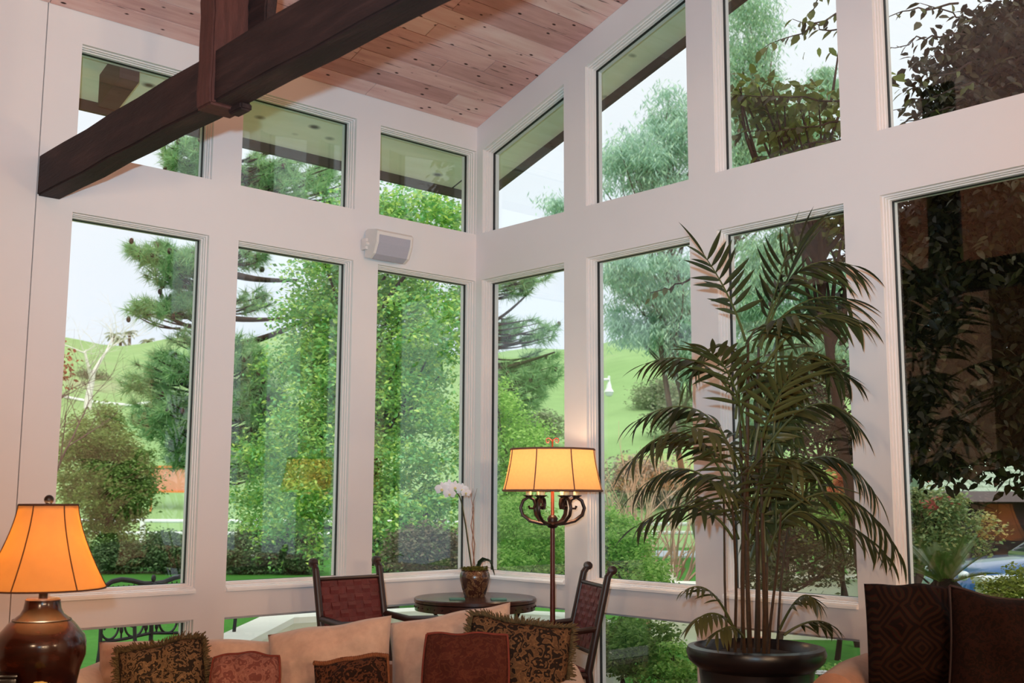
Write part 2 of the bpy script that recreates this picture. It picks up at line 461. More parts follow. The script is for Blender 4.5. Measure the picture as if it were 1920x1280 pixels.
# roof truss
tr = link('roof_truss', None); tr['kind'] = 'structure'
def rough_beam(x0, x1, y0, y1, z0, z1, axis, name, mat, seed, amp=0.004, par=None, loc=None):
    bm = bmesh.new(); bmesh.ops.create_cube(bm, size=1)
    for v in bm.verts: v.co = Vector(((x0+x1)/2+v.co.x*(x1-x0), (y0+y1)/2+v.co.y*(y1-y0), (z0+z1)/2+v.co.z*(z1-z0)))
    bmesh.ops.bevel(bm, geom=bm.edges[:], offset=0.008, segments=2, affect='EDGES')
    es = [e for e in bm.edges if abs((e.verts[0].co-e.verts[1].co)[axis]) > 0.3]
    bmesh.ops.subdivide_edges(bm, edges=es, cuts=24, use_grid_fill=True)
    r = random.Random(seed); jit = {}
    for v in bm.verts:
        k = round(v.co[axis], 3)
        if k not in jit: jit[k] = Vector((r.uniform(-amp, amp), r.uniform(-amp, amp), r.uniform(-amp, amp)))
        j = jit[k].copy(); j[axis] = 0; v.co += j
    me = bpy.data.meshes.new(name); bm.to_mesh(me); bm.free(); me.materials.append(mat)
    return link(name, me, par, loc)
rough_beam(-3.10, -2.975, -7.5, -0.002, 3.015, 3.24, 1, 'tie_beam', M['beam'], 1, par=tr)
rough_beam(-3.118, -2.955, -1.985, -1.86, 3.004, 4.66, 2, 'king_post', M['beam_red'], 2, 0.003, par=tr)
rough_beam(-2.955, -2.90, -2.12, -1.86, 3.235, 4.68, 2, 'brace_board', M['beam'], 3, 0.003, par=tr)
rough_beam(-3.02, -2.965, -2.06, -1.95, 2.985, 3.02, 1, 'wedge_block', M['beam'], 4, 0.001, par=tr)

# ------------------------------------------------------------------ FURNITURE
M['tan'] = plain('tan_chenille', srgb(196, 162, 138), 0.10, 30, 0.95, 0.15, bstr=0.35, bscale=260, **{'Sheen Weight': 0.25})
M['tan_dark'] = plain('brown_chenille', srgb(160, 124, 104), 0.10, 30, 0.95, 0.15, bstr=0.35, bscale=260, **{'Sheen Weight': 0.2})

def swirl(name, c0, c1, c2, scale, dist=2.5, rough=0.9, th=(0.42, 0.5, 0.58)):
    n = NT(name); v = n.coords('Object')
    a = n.noise(scale*0.8, 2, vec=v)
    mp = n.mix(v, a.outputs['Color'], 0.18*dist/2.5, 'ADD')
    vo = n.n('TexVoronoi', feature='SMOOTH_F1'); vo.inputs['Scale'].default_value = scale; n.l(mp, vo.inputs['Vector'])
    w = n.n('Math', operation='SINE'); mu = n.n('Math', operation='MULTIPLY'); mu.inputs[1].default_value = 19
    n.l(vo.outputs['Distance'], mu.inputs[0]); n.l(mu.outputs[0], w.inputs[0])
    r = n.ramp([(0.0, c0), (th[0], c0), (th[1], c1), (th[2], c2), (1, c1)])
    sc = n.n('Math', operation='MULTIPLY_ADD'); sc.inputs[1].default_value = 0.5; sc.inputs[2].default_value = 0.5
    n.l(w.outputs[0], sc.inputs[0])
    b2 = n.noise(scale*3, 3, vec=v)
    ad = n.n('Math', operation='MULTIPLY_ADD'); ad.inputs[1].default_value = 0.5; ad.inputs[2].default_value = -0.25
    n.l(b2.outputs[0], ad.inputs[0]); s2 = n.n('Math', operation='ADD'); n.l(ad.outputs[0], s2.inputs[0]); n.l(sc.outputs[0], s2.inputs[1])
    n.l(s2.outputs[0], r.inputs[0])
    wv = n.noise(220, 2, vec=v)
    n.bsdf(r.outputs[0], rough, 0.15, bump=wv.outputs[0], bstr=0.3, bdist=0.002); return n.m
M['floral'] = swirl('green_brown_floral', srgb(36, 28, 20), srgb(91, 70, 49), srgb(121, 93, 64), 24)
M['floral2'] = swirl('dark_floral', srgb(34, 25, 18), srgb(84, 60, 40), srgb(116, 84, 54), 20)
M['paisley'] = swirl('maroon_paisley', srgb(104, 60, 52), srgb(124, 78, 68), srgb(142, 98, 84), 20, th=(0.35, 0.5, 0.7))
M['paisley_red'] = swirl('red_paisley', srgb(68, 30, 21), srgb(76, 36, 25), srgb(85, 46, 30), 22, th=(0.45, 0.6, 0.8))
M['leopard'] = swirl('spotted_floral', srgb(34, 20, 12), srgb(77, 44, 28), srgb(95, 59, 37), 24, th=(0.5, 0.6, 0.7))
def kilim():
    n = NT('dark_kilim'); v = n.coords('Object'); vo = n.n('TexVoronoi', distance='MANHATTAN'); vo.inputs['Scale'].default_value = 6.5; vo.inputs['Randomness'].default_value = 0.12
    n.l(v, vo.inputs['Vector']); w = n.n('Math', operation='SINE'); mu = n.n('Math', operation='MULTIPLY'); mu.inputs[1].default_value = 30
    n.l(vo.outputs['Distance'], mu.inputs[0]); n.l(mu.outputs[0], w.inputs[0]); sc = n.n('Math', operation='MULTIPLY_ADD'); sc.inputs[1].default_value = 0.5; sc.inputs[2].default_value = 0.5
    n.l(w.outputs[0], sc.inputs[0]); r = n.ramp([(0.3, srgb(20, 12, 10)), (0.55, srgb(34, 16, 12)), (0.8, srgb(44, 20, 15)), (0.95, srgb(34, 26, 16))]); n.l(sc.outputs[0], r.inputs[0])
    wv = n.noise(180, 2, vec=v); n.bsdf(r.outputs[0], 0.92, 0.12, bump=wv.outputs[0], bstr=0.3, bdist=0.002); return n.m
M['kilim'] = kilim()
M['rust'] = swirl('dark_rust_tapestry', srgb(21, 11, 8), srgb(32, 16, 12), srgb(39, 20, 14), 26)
M['fringe'] = plain('olive_fringe', srgb(92, 76, 52), 0.4, 60, 0.95, 0.1)
M['rope'] = plain('brown_rope', srgb(120, 74, 48), 0.3, 60, 0.9, 0.1)
M['piping_red'] = plain('maroon_piping', srgb(112, 50, 38), 0.15, 40, 0.8, 0.2)

def pillow_mesh(w, h, t, name, mat, seed=0, pinch=0.10, sag=0.0, N=30, wr=0.010, topcurve=None):
    r = random.Random(seed); ph = [r.uniform(0, 6.28) for _ in range(8)]
    V = []; F = []
    def pt(i, j, side):
        a = -1+2*i/N; b = -1+2*j/N
        x = a*w/2*(1-pinch*(1-b*b)*abs(a)**2*0.6); z = b*h/2*(1-pinch*(1-a*a)*abs(b)**2*0.6)
        prof = max(0, (1-abs(a)**2.6))**0.55*max(0, (1-abs(b)**2.6))**0.55
        y = side*t/2*prof
        k = prof*wr
        y += side*k*(math.sin(7*a+ph[0]+3*b)+0.7*math.sin(11*b+ph[1]-4*a)+0.5*math.sin(17*a*b+ph[2]))
        if b > 0: z += b*(0.005*math.sin(3.1*a+ph[3])+0.003*math.sin(7*a+ph[4]))
        z -= sag*(1-a*a)*max(0, b)
        if topcurve and b > 0: z += topcurve(a)*b
        return (x, y, z+h/2)
    idx = {}
    for side in (-1, 1):
        for i in range(N+1):
            for j in range(N+1):
                edge = i in (0, N) or j in (0, N)
                key = (i, j, 0 if edge else side)
                if key not in idx: idx[key] = len(V); V.append(pt(i, j, 0 if edge else side))
        for i in range(N):
            for j in range(N):
                q = []
                for (ii, jj) in ((i, j), (i+1, j), (i+1, j+1), (i, j+1)):
                    e = ii in (0, N) or jj in (0, N); q.append(idx[(ii, jj, 0 if e else side)])
                F.append(q if side < 0 else q[::-1])
    b = MB(); b.add(V, F)
    border = [pt(i, N, 0) for i in range(N+1)], [pt(N, N-j, 0) for j in range(N+1)], [pt(N-i, 0, 0) for i in range(N+1)], [pt(0, j, 0) for j in range(N+1)]
    return b, border

SR = math.atan2(RR[1], RR[0])     # sofa faces the photographer
def facing(u, v, d): return spot(u, v, d)
def pillow(name, label, cat, u0, u1, vtop, d, h, t, mat, rz=0.0, tilt=0.18, roll=0.0, seed=1, trim=None, group=None, sag=0.0, zb=None, topcurve=None, pinch=0.10, trimmat=None, N=30):
    um = (u0+u1)/2; w = (u1-u0)/FPX*d
    top = spot(um, vtop, d); zb = zb or 0.488
    h = min(h, (top.z-zb)/math.cos(tilt))
    bk = Vector((-math.sin(SR+rz), math.cos(SR+rz), 0))*(h*math.sin(tilt))
    root = thing(name, label, cat, (top.x-bk.x, top.y-bk.y, top.z-h*math.cos(tilt)), 0, group)
    root.rotation_euler = Euler((-tilt, roll, SR+rz), 'XYZ')
    b, border = pillow_mesh(w, h, t, 'cover', mat, seed, pinch, sag, N=N, topcurve=topcurve)
    b.build('cover', mat, root, 'all')
    if trim == 'piping':
        loop = border[0][:-1]+border[1][:-1]+border[2][:-1]+border[3]
        q = MB(); q.tube(loop, 0.0055, 6); q.build('piping', trimmat, root, 'all')
    if trim == 'rope':
        loop = border[0]+border[1][1:]
        q = MB()
        for s0 in (0, math.pi):
            pts = []
            for i in range(len(loop)-1):
                for k in range(4):
                    f = k/4; p = Vector(loop[i]).lerp(Vector(loop[i+1]), f); a = (i*4+k)*0.9+s0
                    pts.append(p+Vector((0, math.cos(a)*0.006, math.sin(a)*0.006+0.004)))
            q.tube(pts, 0.006, 6)
        q.build('rope_trim', trimmat, root, 'all')
    if trim == 'fringe':
        r = random.Random(seed); q = MB()
        for side in (border[0], border[1], border[3]):
            for i in range(len(side)-1):
                a = Vector(side[i]); c = Vector(side[i+1])
                for k in range(6):
                    p = a.lerp(c, k/6+r.uniform(0, .12)); dirv = Vector((p.x, 0, p.z-h/2)).normalized()
                    e = p+dirv*r.uniform(.018, .034)+Vector((r.uniform(-.012, .012), r.uniform(-.016, .012), r.uniform(-.01, .008)))
                    q.tube([p, p.lerp(e, .5)+Vector((0, r.uniform(-.005, .005), .003)), e], [0.004, 0.0035, 0.002], 4)
        f = q.build('fringe', trimmat, root, 'all'); f['kind'] = 'stuff'
    return root

# --- sofa
sofaD = 5.12; sc_ = spot(616, 1240, sofaD)
so = thing('sofa', 'long tan chenille sofa seen from the front below the corner windows', 'sofa', (sc_.x, sc_.y, 0), SR)
HW = (1103-130)/2/FPX*sofaD
mb = MB(); mb.obox((0, 0.33, 0.40), (2*HW-0.26, 0.18, 0.46), (-0.10, 0, 0), 0.05); mb.build('back_frame', M['tan_dark'], so, True)
mb = MB(); mb.obox((0, -0.14, 0.26), (2*HW-0.24, 1.0, 0.24), (0, 0, 0), 0.03); mb.build('base', M['tan_dark'], so, True)
for k in range(3):
    mb = MB(); wseg = (2*HW-0.34)/3; mb.obox((-(2*HW-0.34)/2+wseg*(k+.5), -0.24, 0.425), (wseg-0.008, 0.78, 0.12), (0, 0, 0), 0.045); mb.build('seat_cushion', M['tan'], so, True)
for s_ in (-1, 1):
    mb = MB(); prof = []
    for k in range(17):
        a = math.radians(-15+k*(210/16)); prof.append((math.cos(a)*0.105*s_*1.0, 0.55+math.sin(a)*0.105))
    prof = [(prof[0][0]*0.85, 0.06)] + prof + [(prof[-1][0]*0.85, 0.06)]
    vs = []; n = len(prof)
    ylist = [-0.66, -0.63, -0.2, 0.2, 0.30, 0.33]; sclist = [0.9, 1, 1, 1, 1, 0.9]
    for yv, sc2 in zip(ylist, sclist):
        for (px, pz) in prof: vs.append((s_*(HW-0.115)+px*sc2, yv, 0.06+(pz-0.06)*(1 if sc2 == 1 else 0.985)))
    fs = []
    for i in range(len(ylist)-1):
        for k in range(n):
            q = (k+1) % n; fs.append((i*n+k, i*n+q, (i+1)*n+q, (i+1)*n+k))
    fs += [list(range(n)), [(len(ylist)-1)*n+k for k in range(n)][::-1]]
    mb.add(vs, fs); mb.build('arm', M['tan'], so, True)
for sx_ in (-1, 1):
    for yv in (-0.58, 0.25):
        mb = MB(); mb.lathe([(0.022, 0), (0.035, 0.07), (0.04, 0.15)], 12, (sx_*(HW-0.14), yv, 0)); mb.build('foot', M['beam'], so, True)

# --- back cushions and throw pillows
pillow('back_cushion', 'square-cornered tan sofa cushion beside the table lamp', 'cushion', 187, 530, 1201, 5.10, 0.46, 0.24, M['tan'], 0.02, 0.12, 0, 2, sag=-0.005, group=None, pinch=0.05)
pillow('back_cushion', 'tan sofa cushion rising to a peak at its corner, in the middle of the sofa', 'cushion', 508, 742, 1172, 5.02, 0.50, 0.24, M['tan'], -0.05, 0.14, -0.045, 3, topcurve=lambda a: 0.034*a+0.012*(1-a*a), pinch=0.08)
pillow('back_cushion', 'tan sofa cushion below the round table with its far corner raised high', 'cushion', 738, 968, 1147, 5.10, 0.54, 0.24, M['tan'], 0.0, 0.14, -0.06, 4, topcurve=lambda a: 0.03*a+0.0*(1-a*a), pinch=0.08)
pillow('throw_pillow', 'green and brown floral pillow with fringe, next to the table lamp', 'pillow', 246, 398, 1207, 4.82, 0.36, 0.17, M['floral'], 0.15, 0.2, -0.16, 5, 'fringe', trimmat=M['fringe'], pinch=0.0)
pillow('throw_pillow', 'small dusty maroon paisley pillow with piped edge, right of the fringed green floral pillow', 'pillow', 403, 528, 1229, 4.76, 0.30, 0.13, M['paisley'], -0.08, 0.2, -0.03, 6, 'piping', trimmat=M['piping_red'], pinch=-0.10)
pillow('throw_pillow', 'brown spotted pillow edged with twisted rope', 'pillow', 600, 738, 1236, 4.74, 0.30, 0.14, M['leopard'], 0.05, 0.2, -0.10, 7, 'rope', trimmat=M['rope'], pinch=0.02)
pillow('throw_pillow', 'dark floral pillow with olive fringe leaning at the sofa arm below the woven chair', 'pillow', 862, 1050, 1166, 4.82, 0.42, 0.17, M['floral2'], 0.02, 0.16, 0.13, 8, 'fringe', trimmat=M['fringe'], pinch=0.0)
pillow('throw_pillow', 'red-brown paisley pillow with piped edge in front of the dark fringed pillow', 'pillow', 797, 948, 1191, 4.66, 0.34, 0.14, M['paisley_red'], 0.0, 0.2, 0.02, 9, 'piping', trimmat=M['piping_red'], pinch=-0.10)

# --- table lamp, end table and what stands on it
def shade_mat(name, diff, tr, sc):
    n = NT(name); v = n.coords('Object'); a = n.noise(sc, 4, vec=v)
    r = n.ramp([(0.3, dark(tr, 0.86)), (0.7, tr)]); n.l(a.outputs[0], r.inputs[0])
    d = n.n('BsdfDiffuse'); d.inputs[0].default_value = diff; t = n.n('BsdfTranslucent'); n.l(r.outputs[0], t.inputs[0])
    mx = n.n('MixShader'); mx.inputs[0].default_value = 0.6; n.l(d.outputs[0], mx.inputs[1]); n.l(t.outputs[0], mx.inputs[2]); n.l(mx.outputs[0], n.o.inputs[0]); return n.m
M['shade_amber'] = shade_mat('amber_parchment', (0.50, 0.32, 0.18, 1), (0.66, 0.40, 0.145, 1), 14)
M['shade_cream'] = shade_mat('cream_silk', (0.62, 0.42, 0.26, 1), (0.95, 0.47, 0.17, 1), 60)
M['seam'] = plain('shade_seam', srgb(70, 38, 20), 0.1, 20, 0.8)
M['taupe_seam'] = plain('taupe_braid', srgb(120, 84, 66), 0.1, 20, 0.8)
M['iron'] = plain('bronzed_iron', srgb(58, 34, 28), 0.3, 14, 0.4, 0.5, 0.55)
M['dark_metal'] = plain('blackened_metal', srgb(36, 24, 20), 0.2, 14, 0.4, 0.5, 0.3)
def glaze():
    n = NT('amber_glaze'); v = n.coords('Object', (3, 3, 8)); a = n.noise(4, 5, vec=v)
    r = n.ramp([(0.25, srgb(22, 8, 6)), (0.6, srgb(52, 20, 11)), (0.85, srgb(92, 40, 19))]); n.l(a.outputs[0], r.inputs[0])
    n.bsdf(r.outputs[0], 0.2, 0.4, bump=a.outputs[0], bstr=0.08, **{'Coat Weight': 0.2, 'Coat Roughness': 0.1}); return n.m
M['glaze'] = glaze()

LD = 4.0; lp = spot(88, 1000, LD); TZ = 0.735
zz = lambda v: float(spot(88, v, LD).z)
px = LD/FPX
tl = thing('table_lamp', 'lit table lamp with amber bell shade and dark glazed urn base', 'lamp', (lp.x, lp.y, TZ))
z_ = lambda v: zz(v)-TZ
prof = [(0.0, 0.0), (62*px, 0.0), (64*px, 0.006), (66*px, 0.02), (72*px, z_(1248)), (80*px, z_(1225)), (80*px*1.0, z_(1200)), (77*px, z_(1188)), (66*px, z_(1175)), (58*px, z_(1165)), (50*px, z_(1158)), (49*px, z_(1157)), (38*px, z_(1148)), (33*px, z_(1138)), (31*px, z_(1126)), (31*px, z_(1122)), (28*px, z_(1119)), (10*px, z_(1119)), (0, z_(1119))]
mb = MB(); mb.lathe(prof, 48, cap=False); mb.build('urn_base', M['glaze'], tl, True)
mb = MB(); mb.lathe([(50.5*px, z_(1159.5)), (52.5*px, z_(1158.5)), (50.5*px, z_(1157))], 48, cap=False); mb.build('collar_ring', M['dark_metal'], tl, True)
mb = MB(); mb.lathe([(8*px, z_(1121)), (8*px, z_(1090)), (3*px, z_(1088)), (3*px, z_(950))], 14); mb.build('neck_rod', M['dark_metal'], tl, True)
zt, zb_ = z_(946), z_(1101)
def shade_r(f):  # f 0 bottom..1 top ; bell
    return (52 + 58*((1-f)**1.45))*px
sp = [(shade_r(k/14), zb_+(zt-zb_)*k/14) for k in range(15)]
mb = MB(); mb.lathe(sp + [(r-0.0025, z) for r, z in sp[::-1]], 48, cap=False)
F0 = mb.f; mb.build('lamp_shade', M['shade_amber'], tl, 'all')
for k in range(6):
    a = math.radians(-125+60*k) + SR + math.radians(28)
    mb = MB(); mb.tube([((r+0.001)*math.cos(a), (r+0.001)*math.sin(a), z) for r, z in sp], 0.0022, 6); mb.build('shade_rib', M['seam'], tl)
for (r, z) in (sp[0], sp[-1]):
    mb = MB(); mb.tube([(r*math.cos(t*math.pi/24), r*math.sin(t*math.pi/24), z) for t in range(49)], 0.0032, 6, cap=False); mb.build('shade_rim', M['seam'], tl)
mb = MB(); mb.lathe([(0.012, zt-0.004), (0.012, zt+0.004), (0.007, zt+0.007)], 12); mb.ball((0, 0, zt+0.018), 0.017)
for k in range(3):
    a = k*2.09; mb.tube([(0, 0, zt-0.006), (sp[-1][0]*math.cos(a), sp[-1][0]*math.sin(a), zt-0.004)], 0.002, 5)
mb.build('finial', M['dark_metal'], tl, True)
def bulb(parent, loc, power, col, size=0.03):
    L = bpy.data.lights.new('bulb_light', 'POINT'); L.energy = power; L.color = col; L.shadow_soft_size = size
    o = bpy.data.objects.new('bulb_light', L); COL.objects.link(o); o.parent = parent; o.location = loc; return o
bulb(tl, (0, 0, zb_+(zt-zb_)*0.36), 20.0, (1.0, 0.74, 0.45))

M['lacquer'] = plain('black_lacquer', srgb(18, 14, 13), 0.2, 10, 0.2, 0.5)
et = thing('end_table', 'dark end table under the glazed urn lamp', 'table', (lp.x-0.05, lp.y-0.05, 0), SR)
mb = MB(); mb.lathe([(0, TZ-0.04), (0.30, TZ-0.04), (0.32, TZ-0.03), (0.32, TZ-0.008), (0.31, TZ-0.001), (0, TZ-0.001)], 40, cap=False); mb.build('tabletop', M['beam'], et, True)
for k in range(4):
    a = k*math.pi/2+0.5; mb = MB(); mb.tube([(0.22*math.cos(a), 0.22*math.sin(a), TZ-0.03), (0.20*math.cos(a), 0.20*math.sin(a), 0.35), (0.25*math.cos(a), 0.25*math.sin(a), 0.0)], [0.024, 0.018, 0.022], 8); mb.build('leg', M['beam'], et, True)
q = spot(2, 1262, 3.78)
bx = thing('lacquer_box', 'black lacquered box at the foot of the glazed urn lamp', 'box', (q.x, q.y, TZ), SR+0.3)
mb = MB(); mb.obox((0, 0, (q.z-TZ-0.014)/2), (0.105, 0.085, q.z-TZ-0.014), (0, 0, 0), 0.004); mb.build('box_body', M['lacquer'], bx, True)
mb = MB(); mb.obox((0, 0, q.z-TZ-0.007), (0.112, 0.092, 0.013), (0, 0, 0), 0.005); mb.build('lid', M['lacquer'], bx, True)
M['straw'] = plain('straw_flower', srgb(150, 122, 62), 0.25, 50, 0.9)
q = spot(74, 1273, 3.72)
fo = thing('flower_ornament', 'small straw-yellow dried flower ornament in front of the glazed urn lamp', 'ornament', (q.x, q.y, TZ))
hz = q.z-TZ
mb = MB(); mb.lathe([(0, 0), (0.018, 0), (0.022, 0.012), (0.010, hz*0.5), (0, hz*0.55)], 16, cap=False); mb.build('stand', M['lacquer'], fo, True)
r_ = random.Random(2)
for k in range(14):
    a = k*2.4; rr_ = 0.010+0.0022*k; mb = MB(); mb.ball((rr_*math.cos(a)*0.85, rr_*math.sin(a)*0.85, hz*0.78-0.0006*k), (0.012, 0.012, 0.011), 8, 6); mb.build('petal', M['straw'], fo, True)

# --- woven leather chairs
M['leather'] = plain('oxblood_leather', srgb(92, 24, 21), 0.22, 22, 0.55, 0.5, bstr=0.2)
M['chairwood'] = plain('dark_turned_wood', srgb(48, 27, 22), 0.2, 8, 0.4, 0.45, stretch=(6, 6, 1))
def make_chair(root, H, seat, arm):
    w2 = 0.225; dep = 0.44; rec = 0.13
    def backx(z): return -dep/2 - max(0, z-seat)/(H-seat)*rec
    for s_ in (-1, 1):
        zs_ = [0, seat*0.5, seat, seat+0.25, H-0.10, H-0.055]
        pts = [(backx(z) - (0.05*(1-z/seat) if z < seat else 0), s_*w2, z) for z in zs_]
        b = MB(); b.tube(pts, [0.02, 0.021, 0.023, 0.021, 0.021, 0.020], 10)
        hx = backx(H-0.055)-0.012
        b.tube([(backx(H-0.06), s_*w2, H-0.06), (hx-0.005, s_*w2, H-0.035), (hx-0.012, s_*w2, H-0.02)], [0.020, 0.019, 0.020], 10)
        b.lathe([(0, -0.03), (0.024, -0.022), (0.026, 0), (0.024, 0.022), (0, 0.03)], 12, (0, 0, 0), cap=False)
        # turn the last lathe into a scroll knob lying across the post
        nv = 12*5
        for i in range(len(b.v)-nv, len(b.v)):
            x, y, z = b.v[i]; b.v[i] = (hx-0.014+x, s_*w2+z*0.8, H-0.022+y)
        b.build('rear_post', M['chairwood'], root, True)
        b = MB(); b.tube([(dep/2, s_*w2, 0), (dep/2, s_*w2, seat), (dep/2-0.01, s_*w2, arm)], [0.02, 0.023, 0.02], 10); b.build('front_leg', M['chairwood'], root, True)
        b = MB(); P0 = [(backx(arm)-0.01, s_*w2, arm+0.012), (-0.06, s_*(w2+0.012), arm-0.008), (dep/2-0.04, s_*(w2+0.015), arm+0.008), (dep/2+0.05, s_*(w2+0.012), arm-0.006)]
        b.tube(P0, [0.020, 0.021, 0.026, 0.022], 10, flat=0.75); b.build('armrest', M['chairwood'], root, True)
        b = MB(); b.tube([(-dep/2-0.03, s_*w2, 0.2), (dep/2, s_*w2, 0.2)], 0.013, 8); b.build('stretcher', M['chairwood'], root, True)
        b = MB(); b.tube([(-dep/2, s_*w2, seat-0.02), (dep/2, s_*w2, seat-0.02)], 0.019, 8); b.build('seat_rail', M['chairwood'], root, True)
    for xx, zq in ((dep/2, 0.24), (dep/2, seat-0.02), (-dep/2-0.005, seat-0.02)):
        b = MB(); b.tube([(xx, -w2, zq), (xx, w2, zq)], 0.016, 8); b.build('stretcher', M['chairwood'], root, True)
    # woven back
    z0, z1 = seat+0.10, H-0.115
    for zq in (z0, z1):
        b = MB(); b.tube([(backx(zq), -w2, zq), (backx(zq), w2, zq)], 0.012, 8); b.build('back_rail', M['chairwood'], root, True)
    nv_, nh_ = 7, 9
    def strap(pts, wid, axis):
        b = MB(); vs = []; fs = []
        n = len(pts)
        for (p, nrm, side) in pts:
            p = Vector(p); nrm = Vector(nrm); side = Vector(side)
            for sg, th in ((-1, -1), (1, -1), (1, 1), (-1, 1)): vs.append(p+side*(sg*wid/2)+nrm*(th*0.0018))
        for i in range(n-1):
            for k in range(4): fs.append((i*4+k, i*4+(k+1) % 4, (i+1)*4+(k+1) % 4, (i+1)*4+k))
        fs += [(0, 1, 2, 3), ((n-1)*4+3, (n-1)*4+2, (n-1)*4+1, (n-1)*4)]
        b.add(vs, fs); return b
    nb = Vector((1, 0, rec/(H-seat))).normalized()
    for i in range(nv_):
        y = -w2+0.03+(2*w2-0.06)*(i+.5)/nv_; pts = []
        for k in range(nh_*2+1):
            z = z0+(z1-z0)*k/(nh_*2); off = 0.0055*math.cos(math.pi*(k-1)/2*1.0+math.pi*i) if k % 2 else 0
            off = 0.0038*math.sin(math.pi*(k/2)+math.pi*i)
            pts.append(((backx(z), y, z)+Vector((0, 0, 0)) if False else Vector((backx(z), y, z))+nb*off, nb, (0, 1, 0)))
        strap(pts, (2*w2-0.06)/nv_*0.98, 0).build('back_strap', M['leather'], root)
    for j in range(nh_):
        z = z0+(z1-z0)*(j+.5)/nh_; pts = []
        for k in range(nv_*2+1):
            y = -w2+0.01+(2*w2-0.02)*k/(nv_*2); off = -0.0038*math.sin(math.pi*(k/2)+math.pi*j)
            pts.append((Vector((backx(z), y, z))+nb*off, nb, (-rec/(H-seat), 0, 1)))
        strap(pts, (z1-z0)/nh_*0.98, 0).build('back_strap', M['leather'], root)
    ns = 7
    for i in range(ns):
        y = -w2+0.01+(2*w2-0.02)*(i+.5)/ns; pts = []
        for k in range(15):
            x = -dep/2+dep*k/14; f = k/14
            pts.append((Vector((x, y, seat+0.004-0.03*math.sin(math.pi*f)*math.sin(math.pi*(i+.5)/ns)+0.0045*math.sin(math.pi*k/2+math.pi*i))), (0, 0, 1), (0, 1, 0)))
        strap(pts, (2*w2)/ns*0.93, 0).build('seat_strap', M['leather'], root)
    for j in range(ns):
        x = -dep/2+dep*(j+.5)/ns; pts = []
        for k in range(15):
            y = -w2+2*w2*k/14; f = k/14
            pts.append((Vector((x, y, seat+0.004-0.03*math.sin(math.pi*f)*math.sin(math.pi*(j+.5)/ns)-0.0045*math.sin(math.pi*k/2+math.pi*j))), (0, 0, 1), (1, 0, 0)))
        strap(pts, dep/ns*0.93, 0).build('seat_strap', M['leather'], root)

def hdir(lat, dep):   # world heading for a direction given as (to the right, away) seen from the photographer
    f = Vector((math.cos(YAW), math.sin(YAW), 0)); r = Vector((math.sin(YAW), -math.cos(YAW), 0))
    v = r*lat+f*dep; return math.atan2(v.y, v.x)
# chair near the table, back towards the left wall
mid = (spot(601, 1046, 6.45)+spot(698, 1044.5, 6.75))/2
hd = hdir(0.69, -0.72); fwd = Vector((math.cos(hd), math.sin(hd), 0))
cpos = Vector((mid.x, mid.y, 0)) + fwd*(0.22+0.13)
ch = thing('woven_chair', 'dark wood armchair with red woven leather back, turned away left of the round table', 'chair', cpos, hd)
make_chair(ch, 1.065, 0.46, 0.728)
mid = (spot(1101, 1056, 6.80)+spot(1141, 1063, 6.36))/2
hd = hdir(-0.97, -0.24); fwd = Vector((math.cos(hd), math.sin(hd), 0))
cpos = Vector((mid.x, mid.y, 0)) + fwd*(0.22+0.13)
ch = thing('woven_chair', 'dark wood armchair with red woven leather back, seen from the side behind the sofa arm', 'chair', cpos, hd)
make_chair(ch, 1.035, 0.46, 0.68)

# --- round table with orchid
M['tabletop'] = plain('dark_polished_wood', srgb(62, 38, 32), 0.25, 6, 0.22, 0.5, stretch=(1, 8, 1))
tp = spot(891, 1119, 7.10); TT = tp.z
rt_ = thing('round_table', 'dark round pedestal table with studded edge in the window corner', 'table', (tp.x, tp.y, 0))
TR = 114.5/FPX*7.10
mb = MB(); mb.lathe([(0, TT-0.03), (TR-0.02, TT-0.03), (TR, TT-0.024), (TR, TT-0.006), (TR-0.006, TT), (0, TT)], 56, cap=False); mb.build('tabletop', M['tabletop'], rt_, True)
mb = MB(); mb.lathe([(TR-0.03, TT-0.075), (TR-0.006, TT-0.075), (TR-0.006, TT-0.03), (TR-0.03, TT-0.03)], 56, cap=False); mb.build('apron', M['tabletop'], rt_, True)
mb = MB()
for k in range(40):
    a = k*math.pi/20; mb.ball(((TR-0.006)*math.cos(a), (TR-0.006)*math.sin(a), TT-0.052), 0.006, 6, 4)
o = mb.build('stud', M['iron'], rt_, True); o['kind'] = 'stuff'
for k in range(4):
    a = k*math.pi/2+0.4; c_, s_ = math.cos(a), math.sin(a)
    mb = MB(); mb.tube([(c_*r, s_*r, z) for r, z in ((TR*0.82, TT-0.06), (TR*0.72, TT-0.13), (TR*0.42, TT-0.26), (0.07, TT-0.40), (0.06, 0.32), (0.16, 0.14), (0.30, 0.03), (0.34, 0.012))], 0.011, 8); mb.build('leg', M['dark_metal'], rt_, True)
mb = MB(); mb.lathe([(0.02, 0.28), (0.075, 0.30), (0.075, 0.33), (0.02, 0.35)], 16); mb.build('leg_ring', M['dark_metal'], rt_, True)
M['coaster'] = plain('green_coaster', srgb(70, 118, 104), 0.1, 20, 0.5)
for u, v, lb in ((857, 1125, 'square green coaster left of the orchid pot'), (935, 1125.5, 'square green coaster right of the orchid pot')):
    q = spot(u, v, 7.10-(v-1119)*0.028); b = MB(); b.obox((0, 0, 0.004), (0.095, 0.095, 0.008), (0, 0, 0), 0.002)
    o = b.build('coaster', M['coaster'], None, True, (q.x, q.y, TT)); o.rotation_euler = (0, 0, SR+0.1); tag(o, lb, 'coaster', 'coasters on the round table')

